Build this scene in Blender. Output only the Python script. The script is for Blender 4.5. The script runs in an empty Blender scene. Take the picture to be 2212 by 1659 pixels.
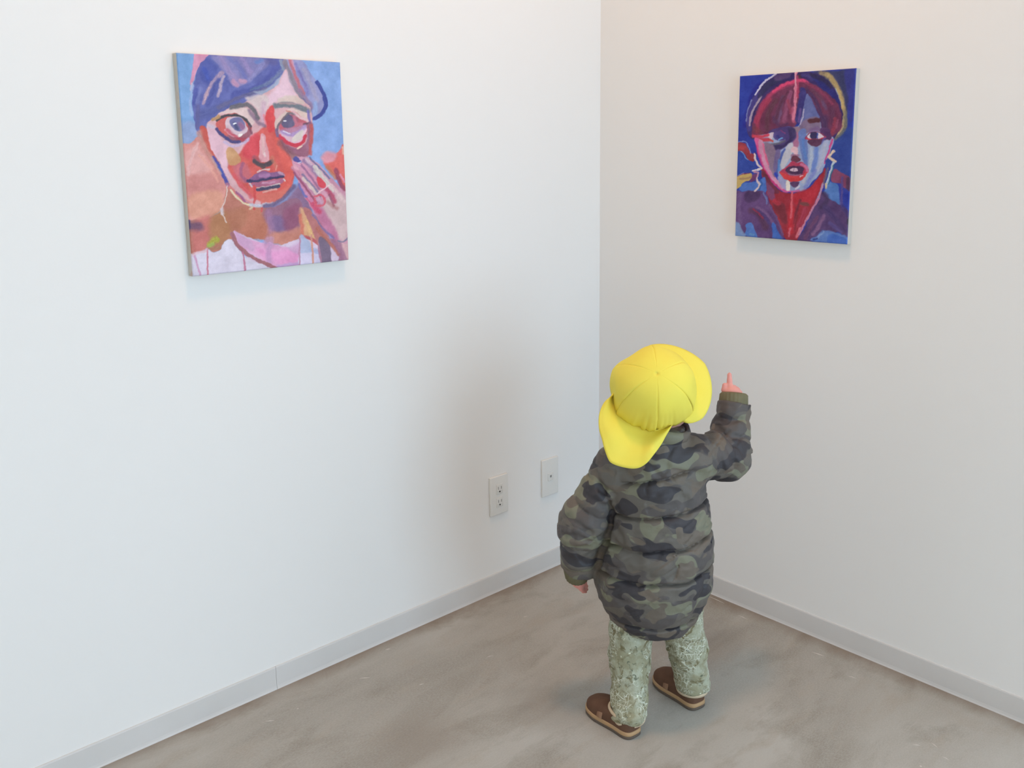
import bpy, bmesh, math, random
import numpy as np
from mathutils import Matrix, Vector

scene = bpy.context.scene
COL = scene.collection
random.seed(3)

# ---------------------------------------------------------------- camera
FPX, YAW, PITCH, ROLL = 2006.74, 0.82177, -0.17804, -0.01026
CAM = Vector((-2.1761, -1.9903, 1.3423))
fw = Vector((math.cos(PITCH) * math.cos(YAW), math.cos(PITCH) * math.sin(YAW), math.sin(PITCH)))
rt = Vector((math.sin(YAW), -math.cos(YAW), 0))
up = rt.cross(fw)
rr = rt * math.cos(ROLL) + up * math.sin(ROLL)
uu = up * math.cos(ROLL) - rt * math.sin(ROLL)
cam_data = bpy.data.cameras.new('camera')
cam = bpy.data.objects.new('camera', cam_data)
COL.objects.link(cam)
cam.matrix_world = Matrix(((rr.x, uu.x, -fw.x, CAM.x), (rr.y, uu.y, -fw.y, CAM.y), (rr.z, uu.z, -fw.z, CAM.z), (0, 0, 0, 1)))
cam_data.sensor_fit = 'HORIZONTAL'
cam_data.sensor_width = 36
cam_data.lens = FPX / 2212 * 36
cam_data.shift_x = -28.74 / 2212
cam_data.shift_y = -160.86 / 2212
cam_data.clip_start = .05
scene.camera = cam

# ---------------------------------------------------------------- light
world = bpy.data.worlds.new('world')
scene.world = world
world.use_nodes = True
bg = world.node_tree.nodes['Background']
bg.inputs[0].default_value = (.80, .89, 1.0, 1)
bg.inputs[1].default_value = 1.5

def area(name, loc, target, size, power, color, size_y=None, shape='RECTANGLE'):
    d = bpy.data.lights.new(name, 'AREA')
    d.shape = shape
    d.size = size
    if size_y: d.size_y = size_y
    d.energy = power
    d.color = color
    o = bpy.data.objects.new(name, d)
    COL.objects.link(o)
    o.location = loc
    o.rotation_euler = (Vector(target) - Vector(loc)).to_track_quat('-Z', 'Y').to_euler()
    return o

ROOM_X, ROOM_Y, ROOM_Z = -5.2, -4.6, 3.4
area('window_daylight_far', (-4.4, ROOM_Y + .06, 1.25), (-4.4, 0, 1.25), .9, 27, (1.0, .96, .90), 2.3)
area('window_daylight_middle', (-1.1, ROOM_Y + .06, 1.25), (-1.1, 0, 1.25), 2.0, 67, (.53, .77, 1.0), 2.3)
portal = area('window_portal', (.205, -2.45, 1.265), (-3, -2.45, 1.265), 2.0, 1, (1, 1, 1), 2.37)   # guides skylight through the shop window
portal.data.cycles.is_portal = True
area('ceiling_lamp', (-.95, -.85, ROOM_Z - .1), (-.95, -.85, 0), .3, 16.6, (1.0, .50, .20), shape='DISK')

scene.view_settings.view_transform = 'Standard'
scene.view_settings.look = 'None'
scene.view_settings.gamma = 1
scene.view_settings.use_curve_mapping = False
scene.view_settings.exposure = 0.06

# ---------------------------------------------------------------- tuning values
GAIN1, GAIN2 = 1.0, 1.0
CAMO = [(102, 97, 90), (89, 84, 82), (122, 121, 103), (64, 61, 64), (108, 99, 89)]
YEL = [(243, 228, 98), (238, 220, 86)]
BRIM, BRIML, DROOP = 26, .045, .30
FA0, FA1 = 180, 296
FOLDS = [([(-0.029, -0.082, 0.647), (-0.01, -0.088, 0.624), (0.007, -0.092, 0.6), (0.03, -0.093, 0.584), (0.051, -0.089, 0.57), (0.057, -0.084, 0.547)], 0.007, 0.008), ([(-0.02, -0.078, 0.661), (0.008, -0.084, 0.641), (0.046, -0.072, 0.624)], 0.004, 0.007), ([(0.0, -0.081, 0.651), (0.029, -0.082, 0.617), (0.072, -0.072, 0.594), (0.104, -0.039, 0.575)], 0.004, 0.007), ([(-0.102, -0.058, 0.457), (-0.085, -0.073, 0.443), (-0.057, -0.094, 0.435)], 0.008, 0.009), ([(-0.107, -0.044, 0.497), (-0.09, -0.071, 0.476), (-0.078, -0.078, 0.446)], 0.005, 0.008), ([(-0.123, -0.037, 0.382), (-0.1, -0.072, 0.39), (-0.079, -0.088, 0.382)], 0.005, 0.008), ([(-0.144, -0.027, 0.611), (-0.133, -0.042, 0.584), (-0.121, -0.051, 0.559)], 0.006, 0.007), ([(-0.17, -0.03, 0.562), (-0.153, -0.046, 0.555), (-0.13, -0.05, 0.542), (-0.113, -0.047, 0.531)], 0.007, 0.007), ([(-0.209, -0.025, 0.505), (-0.192, -0.045, 0.502), (-0.176, -0.052, 0.494), (-0.153, -0.053, 0.477)], 0.005, 0.006), ([(-0.219, -0.027, 0.464), (-0.187, -0.051, 0.47), (-0.17, -0.052, 0.464), (-0.146, -0.046, 0.447)], 0.005, 0.006), ([(-0.219, -0.007, 0.428), (-0.187, -0.043, 0.437), (-0.156, -0.045, 0.44)], 0.005, 0.006), ([(0.115, 0.03, 0.679), (0.12, -0.014, 0.678), (0.122, -0.041, 0.652), (0.122, -0.037, 0.613)], 0.007, 0.007), ([(0.144, 0.054, 0.686), (0.158, 0.036, 0.681), (0.173, 0.031, 0.677), (0.196, 0.037, 0.669)], 0.006, 0.007), ([(0.123, -0.026, 0.668), (0.137, -0.026, 0.641), (0.147, -0.015, 0.604)], 0.006, 0.007), ([(0.148, -0.0, 0.67), (0.164, -0.008, 0.645), (0.183, 0.009, 0.601)], 0.006, 0.007), ([(0.161, 0.024, 0.673), (0.182, 0.018, 0.658), (0.2, 0.013, 0.632)], 0.004, 0.006), ([(0.145, 0.079, 0.7), (0.167, 0.053, 0.7), (0.2, 0.061, 0.705)], 0.004, 0.006), ([(0.108, -0.055, 0.383), (0.087, -0.08, 0.323), (0.073, -0.058, 0.261)], 0.005, 0.008), ([(-0.131, -0.035, 0.58), (-0.114, -0.035, 0.551), (-0.108, -0.03, 0.519), (-0.107, -0.03, 0.491), (-0.114, -0.03, 0.456), (-0.127, -0.02, 0.414), (-0.134, -0.01, 0.379)], 0.014, 0.009)]
FLAP = [(-0.097, -0.02, 0.79), (-0.12, -0.035, 0.78), (-0.133, -0.05, 0.764), (-0.138, -0.06, 0.747), (-0.138, -0.075, 0.726), (-0.133, -0.09, 0.708), (-0.129, -0.1, 0.691), (-0.122, -0.11, 0.672), (-0.115, -0.115, 0.664), (-0.097, -0.12, 0.658), (-0.074, -0.125, 0.655), (-0.056, -0.125, 0.657), (-0.041, -0.125, 0.667), (-0.028, -0.12, 0.681), (-0.009, -0.105, 0.7), (0.004, -0.09, 0.716), (0.018, -0.07, 0.729)]

# ---------------------------------------------------------------- helpers
def lin(c):
    return tuple((v / 255 / 12.92 if v / 255 <= .04045 else ((v / 255 + .055) / 1.055) ** 2.4) for v in c) + (1,)

class M:
    """Small wrapper for building a node material."""
    def __init__(self, name, rough=.6, spec=.3):
        self.m = bpy.data.materials.new(name)
        self.m.use_nodes = True
        self.nt = self.m.node_tree
        self.b = self.nt.nodes['Principled BSDF']
        self.b.inputs['Roughness'].default_value = rough
        self.b.inputs['Specular IOR Level'].default_value = spec
        self.tc = self.nt.nodes.new('ShaderNodeTexCoord')
    def n(self, kind, **kw):
        nd = self.nt.nodes.new(kind)
        for k, v in kw.items():
            setattr(nd, k, v)
        return nd
    def link(self, a, b):
        self.nt.links.new(a, b)
    def map(self, scale=(1, 1, 1), loc=(0, 0, 0), rot=(0, 0, 0), src=None):
        mp = self.n('ShaderNodeMapping')
        mp.inputs['Scale'].default_value = scale
        mp.inputs['Location'].default_value = loc
        mp.inputs['Rotation'].default_value = rot
        self.link(src or self.tc.outputs['Object'], mp.inputs[0])
        return mp.outputs[0]
    def noise(self, vec, scale, detail=3, rough=.5, dist=0):
        nd = self.n('ShaderNodeTexNoise')
        nd.inputs['Scale'].default_value = scale
        nd.inputs['Detail'].default_value = detail
        nd.inputs['Roughness'].default_value = rough
        nd.inputs['Distortion'].default_value = dist
        self.link(vec, nd.inputs['Vector'])
        return nd.outputs['Fac']
    def ramp(self, fac, stops, interp='LINEAR'):
        r = self.n('ShaderNodeValToRGB')
        r.color_ramp.interpolation = interp
        e = r.color_ramp.elements
        while len(e) < len(stops): e.new(.5)
        for i, (p, c) in enumerate(stops):
            e[i].position = p
            e[i].color = c if len(c) == 4 else lin(c)
        self.link(fac, r.inputs[0])
        return r.outputs[0]
    def step(self, fac, a, b):
        return self.ramp(fac, [(a, (0, 0, 0, 1)), (b, (1, 1, 1, 1))])
    def mix(self, fac, a, b, mode='MIX'):
        mx = self.n('ShaderNodeMix', data_type='RGBA', blend_type=mode)
        for sock, v in ((0, fac), (6, a), (7, b)):
            if isinstance(v, (int, float)): mx.inputs[sock].default_value = v
            elif isinstance(v, tuple): mx.inputs[sock].default_value = v if len(v) == 4 else lin(v)
            else: self.link(v, mx.inputs[sock])
        return mx.outputs[2]
    def color(self, v):
        if isinstance(v, tuple): self.b.inputs['Base Color'].default_value = v if len(v) == 4 else lin(v)
        else: self.link(v, self.b.inputs['Base Color'])
        return self
    def bump(self, h, strength=.3, dist=.002):
        bp = self.n('ShaderNodeBump')
        bp.inputs['Strength'].default_value = strength
        bp.inputs['Distance'].default_value = dist
        self.link(h, bp.inputs['Height'])
        self.link(bp.outputs[0], self.b.inputs['Normal'])
        return self

def tag(o, label=None, cat=None, group=None, kind=None):
    if label: o['label'] = label
    if cat: o['category'] = cat
    if group: o['group'] = group
    if kind: o['kind'] = kind
    return o

def put(name, me, mat, parent=None, smooth=True, loc=None, rot=None):
    o = bpy.data.objects.new(name, me)
    COL.objects.link(o)
    if mat is not None:
        for mm in (mat if isinstance(mat, (list, tuple)) else [mat]):
            me.materials.append(mm.m if isinstance(mm, M) else mm)
    if smooth:
        me.polygons.foreach_set('use_smooth', np.ones(len(me.polygons), bool))
    if parent: o.parent = parent
    if loc: o.location = loc
    if rot: o.rotation_euler = rot
    return o

def mesh_np(name, V, F, colors=None):
    V = np.asarray(V, np.float32); F = np.asarray(F, np.int32)
    me = bpy.data.meshes.new(name)
    k = F.shape[1]
    me.vertices.add(len(V)); me.vertices.foreach_set('co', V.ravel())
    me.loops.add(F.size); me.loops.foreach_set('vertex_index', F.ravel())
    me.polygons.add(len(F)); me.polygons.foreach_set('loop_start', np.arange(0, F.size, k, dtype=np.int32))
    me.update(calc_edges=True)
    if colors is not None:
        at = me.color_attributes.new('paint', 'FLOAT_COLOR', 'POINT')
        at.data.foreach_set('color', np.asarray(colors, np.float32).ravel())
    me.validate()
    return me

def grid_faces(nu, nv, close_u=False):
    i, j = np.meshgrid(np.arange(nu if close_u else nu - 1), np.arange(nv - 1), indexing='ij')
    a = i * nv + j; b = ((i + 1) % nu) * nv + j
    return np.stack([a, b, b + 1, a + 1], -1).reshape(-1, 4)

def mesh_pts(name, verts, faces):
    me = bpy.data.meshes.new(name)
    me.from_pydata([tuple(map(float, v)) for v in verts], [], [tuple(map(int, f)) for f in faces])
    me.update()
    return me

def box(name, lo, hi, bevel=0, seg=2):
    bm = bmesh.new()
    bmesh.ops.create_cube(bm, size=1)
    for v in bm.verts:
        v.co = Vector([lo[i] + (v.co[i] + .5) * (hi[i] - lo[i]) for i in range(3)])
    if bevel:
        bmesh.ops.bevel(bm, geom=list(bm.edges), offset=bevel, segments=seg, affect='EDGES', profile=.6)
    me = bpy.data.meshes.new(name)
    bm.to_mesh(me); bm.free()
    return me

def prism(name, poly, z0, z1, axis):
    """Extrude polygon poly (2D) along an axis: axis 'x' uses (y,z), axis 'y' uses (x,z)."""
    n = len(poly); vs = []
    for t in (z0, z1):
        for p in poly:
            vs.append((t, p[0], p[1]) if axis == 'x' else (p[0], t, p[1]))
    fs = [(i, (i + 1) % n, n + (i + 1) % n, n + i) for i in range(n)] + [tuple(range(n))[::-1], tuple(range(n, 2 * n))]
    me = mesh_pts(name, vs, fs)
    bm = bmesh.new(); bm.from_mesh(me); bmesh.ops.recalc_face_normals(bm, faces=bm.faces); bm.to_mesh(me); bm.free()
    return me

# ---------------------------------------------------------------- room shell
wall = M('white_wall_paint', .75, .2)
v = wall.map()
wn = wall.noise(v, 2.2, 3)
sm = wall.noise(wall.map((1, 1, .8), (3.1, 1.7, .2)), 6, 5, .65)
wc = wall.mix(wall.step(sm, .70, .82), (241, 240, 237), (233, 231, 227))
wc = wall.mix(wn, wc, (239, 238, 235))
wall.color(wc)
wall.bump(wall.noise(wall.map(), 160, 4, .6), .12, .001)

conc = M('polished_concrete', .5, .35)
v = conc.map((.7, 1.5, 1), (0, 0, 0), (0, 0, -.12))
warp = conc.noise(v, 2.0, 5, .6, .6)
blot = conc.noise(conc.map((.8, 1.6, 1), (2, 5, 0), (0, 0, -.1)), 5, 6, .62, .4)
c = conc.ramp(warp, [(.30, (148, 142, 131)), (.48, (168, 163, 153)), (.68, (183, 180, 172))])
c = conc.mix(conc.step(blot, .50, .70), c, (141, 134, 121))
c = conc.mix(conc.step(conc.noise(v, 9, 4, .6, .3), .55, .8), c, (164, 154, 139))
c = conc.mix(conc.ramp(conc.noise(v, 230, 3, .7), [(.35, (0, 0, 0, 1)), (.75, (.5, .5, .5, 1))]), c, (194, 191, 184))
str_ = conc.noise(conc.map((1.0, 40, 1), (0, 0, 0), (0, 0, -.08)), 3, 3, .6, .3)
c = conc.mix(conc.ramp(str_, [(.66, (0, 0, 0, 1)), (.78, (.35, .35, .35, 1))]), c, (200, 195, 190))
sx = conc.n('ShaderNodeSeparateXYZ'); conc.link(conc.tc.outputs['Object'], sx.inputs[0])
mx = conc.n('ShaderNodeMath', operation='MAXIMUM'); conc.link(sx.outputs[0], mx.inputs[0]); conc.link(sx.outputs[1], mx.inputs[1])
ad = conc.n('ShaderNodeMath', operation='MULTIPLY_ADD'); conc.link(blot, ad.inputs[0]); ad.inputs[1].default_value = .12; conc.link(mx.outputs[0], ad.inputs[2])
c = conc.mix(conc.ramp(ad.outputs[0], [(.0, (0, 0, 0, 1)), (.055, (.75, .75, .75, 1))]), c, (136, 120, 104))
def blotch(px_, py_, rad, amt, rgb):
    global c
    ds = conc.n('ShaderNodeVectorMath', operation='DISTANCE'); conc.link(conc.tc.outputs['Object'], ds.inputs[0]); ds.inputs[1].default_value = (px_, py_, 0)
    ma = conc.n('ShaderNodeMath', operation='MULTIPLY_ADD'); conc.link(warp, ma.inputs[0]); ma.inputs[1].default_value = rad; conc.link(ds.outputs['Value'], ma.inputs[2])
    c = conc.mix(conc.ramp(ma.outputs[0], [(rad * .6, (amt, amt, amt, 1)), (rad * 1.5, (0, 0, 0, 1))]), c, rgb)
blotch(-.27, -.55, .17, .6, (104, 98, 92))  # darker grey patch in the floor colour, right of and behind the child
blotch(-1.35, -.55, .16, .35, (128, 116, 104))
blotch(-1.05, -.42, .14, .4, (132, 118, 104))
blotch(-.74, -.52, .13, .4, (128, 117, 106))  # darker patch in the floor colour, left of the left shoe
conc.color(c)
rg = conc.n('ShaderNodeMapRange'); rg.inputs[3].default_value = .42; rg.inputs[4].default_value = .62
conc.link(warp, rg.inputs[0]); conc.link(rg.outputs[0], conc.b.inputs['Roughness'])
conc.bump(conc.noise(v, 70, 5, .6), .10, .002)

base = M('vinyl_baseboard_grey', .45, .35)
base.color(base.mix(base.noise(base.map(), 7, 4), (222, 220, 218), (211, 209, 205)))

ceil_m = M('ceiling_paint', .8, .2); ceil_m.color((240, 239, 236))

def slab(name, lo, hi, mat):
    return tag(put(name, box(name, lo, hi), mat, smooth=False), kind='structure')

FLOOR = slab('floor', (ROOM_X, ROOM_Y, -.1), (0, 0, 0), conc)
slab('ceiling', (ROOM_X, ROOM_Y, ROOM_Z), (0, 0, ROOM_Z + .1), ceil_m)
slab('wall_left', (ROOM_X, 0, -.1), (0, .1, ROOM_Z + .1), wall)
# right wall: solid near the corner, then a tall shop window just outside the frame
WY0, WY1, WZ0, WZ1, WT = -1.45, -3.45, .08, 2.45, .22
slab('wall_right', (0, WY0, -.1), (WT, .1, ROOM_Z + .1), wall)
slab('wall_right_far', (0, ROOM_Y, -.1), (WT, WY1, ROOM_Z + .1), wall)
slab('wall_right_above_window', (0, WY1, WZ1), (WT, WY0, ROOM_Z + .1), wall)
slab('wall_right_below_window', (0, WY1, -.1), (WT, WY0, WZ0), wall)
slab('wall_back', (ROOM_X - .1, ROOM_Y, -.1), (ROOM_X, .1, ROOM_Z + .1), wall)
slab('wall_front', (ROOM_X - .1, ROOM_Y - .1, -.1), (.1, ROOM_Y, ROOM_Z + .1), wall)

SCRATCHES = [(-0.022, -0.465, -0.025, -0.525, 0.0022), (-0.054, -0.593, -0.056, -0.624, 0.0022), (-0.08, -0.84, -0.074, -0.875, 0.0033), (-1.018, -0.108, -0.995, -0.124, 0.0022), (-0.892, -0.041, -0.879, -0.046, 0.0033), (-1.278, -0.106, -1.26, -0.118, 0.0022), (-0.507, -0.172, -0.492, -0.176, 0.0022), (-0.227, -1.223, -0.235, -1.243, 0.0022), (-0.257, -1.261, -0.259, -1.279, 0.0022), (-0.264, -1.199, -0.255, -1.212, 0.0022), (-1.2, -0.113, -1.194, -0.116, 0.0022), (-0.925, -0.237, -0.913, -0.241, 0.0022), (-0.325, -1.241, -0.323, -1.247, 0.0044), (-0.115, -0.961, -0.11, -0.983, 0.0022), (-0.72, -0.258, -0.7, -0.264, 0.0018)]
scr_m = M('scratch_chalk_white', .7, .2); scr_m.color((214, 208, 200))
for k, (ax_, ay_, bx_, by_, wd_) in enumerate(SCRATCHES):
    dv = Vector((bx_ - ax_, by_ - ay_, 0)); nv = Vector((-dv.y, dv.x, 0)).normalized() * wd_ * .5
    a_, b_ = Vector((ax_, ay_, 0)), Vector((bx_, by_, 0)); mdl = (a_ + b_) / 2 + nv * .6
    pts = [a_, mdl - nv, b_, mdl + nv]
    me = mesh_pts('scratch', [(q.x, q.y, 0.0) for q in pts] + [(q.x, q.y, .0005) for q in pts], [(4, 5, 6, 7), (0, 1, 5, 4), (1, 2, 6, 5), (2, 3, 7, 6), (3, 0, 4, 7)])
    put('scratch', me, scr_m, FLOOR, smooth=False)

# coved vinyl baseboard, in strips that butt at a joint
PROF = [(0, 0), (.0062, 0), (.0062, .0008), (.0050, .004), (.0042, .010), (.0040, .0575), (.0030, .0606), (0, .0610)]
for x0, x1 in ((ROOM_X, -1.1926), (-1.1919, -.0066)):
    tag(put('baseboard_left', prism('baseboard_left', [(-p[0], p[1]) for p in PROF], x0, x1, 'x'), base, smooth=False), kind='structure')
for y0, y1 in ((-1.45, 0),):
    tag(put('baseboard_right', prism('baseboard_right', [(-p[0], p[1]) for p in PROF], y0, y1, 'y'), base, smooth=False), kind='structure')
# ---------------------------------------------------------------- paintings
def value_noise(x, y, cell, seed):
    rs = np.random.RandomState(seed)
    g = rs.rand(96, 96)
    fx, fy = x / cell, y / cell
    ix, iy = np.floor(fx).astype(int), np.floor(fy).astype(int)
    tx, ty = fx - ix, fy - iy
    tx, ty = tx * tx * (3 - 2 * tx), ty * ty * (3 - 2 * ty)
    a = g[ix % 96, iy % 96]; b = g[(ix + 1) % 96, iy % 96]
    c = g[ix % 96, (iy + 1) % 96]; d = g[(ix + 1) % 96, (iy + 1) % 96]
    return (a * (1 - tx) + b * tx) * (1 - ty) + (c * (1 - tx) + d * tx) * ty

def curve(pts, closed, n=6):
    p = np.array(pts, float)
    if len(p) < 3:
        return p
    out = []
    m = len(p)
    for i in range(m if closed else m - 1):
        if closed:
            p0, p1, p2, p3 = p[i - 1], p[i], p[(i + 1) % m], p[(i + 2) % m]
        else:
            p0, p1, p2, p3 = p[max(i - 1, 0)], p[i], p[i + 1], p[min(i + 2, m - 1)]
        for t in np.arange(n) / n:
            out.append(0.5 * (2 * p1 + (p2 - p0) * t + (2 * p0 - 5 * p1 + 4 * p2 - p3) * t * t + (3 * p1 - p0 - 3 * p2 + p3) * t ** 3))
    if not closed:
        out.append(p[-1])
    return np.array(out)

def seg_field(X, Y, c):
    best = np.full(X.shape, 1e9); par = np.zeros(X.shape); side = np.zeros(X.shape)
    n = len(c) - 1
    for i in range(n):
        ax, ay = c[i]; dx, dy = c[i + 1] - c[i]
        L2 = dx * dx + dy * dy + 1e-9
        t = np.clip(((X - ax) * dx + (Y - ay) * dy) / L2, 0, 1)
        ex, ey = X - ax - t * dx, Y - ay - t * dy
        d = np.hypot(ex, ey)
        k = d < best
        best = np.where(k, d, best); par = np.where(k, (i + t) / n, par)
        side = np.where(k, np.sign(dx * ey - dy * ex) * d, side)
    return best, par, side

def inside(X, Y, c):
    r = np.zeros(X.shape, bool)
    n = len(c)
    for i in range(n):
        x0, y0 = c[i]; x1, y1 = c[(i + 1) % n]
        if y0 == y1:
            continue
        k = ((y0 > Y) != (y1 > Y)) & (X < (x1 - x0) * (Y - y0) / (y1 - y0) + x0)
        r ^= k
    return r

def paint(X, Y, ops, seed):
    """Lay flat colour areas and brush strokes over canvas points (X, Y); returns sRGB 0..255 per point."""
    col = np.zeros(X.shape + (3,)); col[:] = (150, 150, 160)
    wx = X + (value_noise(X, Y, 26, seed) - .5) * 9 + (value_noise(X, Y, 9, seed + 1) - .5) * 3
    wy = Y + (value_noise(X, Y, 26, seed + 2) - .5) * 9 + (value_noise(X, Y, 9, seed + 3) - .5) * 3
    for i, op in enumerate(ops):
        kind, rgb, w, alpha, pts = op[:5]
        rgb = np.array(rgb, float)
        c = curve(pts, kind == 'p')
        m = w * 1.6 + 14
        lo, hi = c.min(0) - m, c.max(0) + m
        sel = (X > lo[0]) & (X < hi[0]) & (Y > lo[1]) & (Y < hi[1])
        if not sel.any():
            continue
        x, y = wx[sel], wy[sel]
        if kind == 'p':        # area, w = softness of its edge
            d, t, s = seg_field(x, y, np.vstack([c, c[:1]]))
            d = np.where(inside(x, y, c), d, -d)
            a = np.clip(d / max(w, 2) + .5, 0, 1)
            tone = (value_noise(x, y, 55, i * 7 + seed) - .5) * 20 + (value_noise(x, y, 17, i * 7 + seed + 1) - .5) * 10
        else:                  # brush stroke, w = full width
            d, t, s = seg_field(x, y, c)
            hw = w * .5
            if kind == 't':
                hw = hw * np.clip(np.minimum(t * 5 + .3, (1 - t) * 5 + .3), .3, 1)
            br = value_noise(s + 300 + i * 31, t * len(c) * 5 + 40, max(w / 7, 2.2), seed + i)
            soft = op[5] if len(op) > 5 else .3
            a = np.clip((hw * (1 + .18 * (br - .5)) - d) / (hw * 2 * soft + 1.5) + .5, 0, 1)
            a = a * (.80 + .35 * br).clip(0, 1)
            tone = (br - .5) * 22
        a = (a * a * (3 - 2 * a) * alpha)[:, None]
        col[sel] = col[sel] * (1 - a) + (rgb + tone[:, None]) * a
    fine = (value_noise(X, Y, 5, seed + 9) - .5) * 8
    return np.clip(col + fine[..., None], 0, 255)

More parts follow.
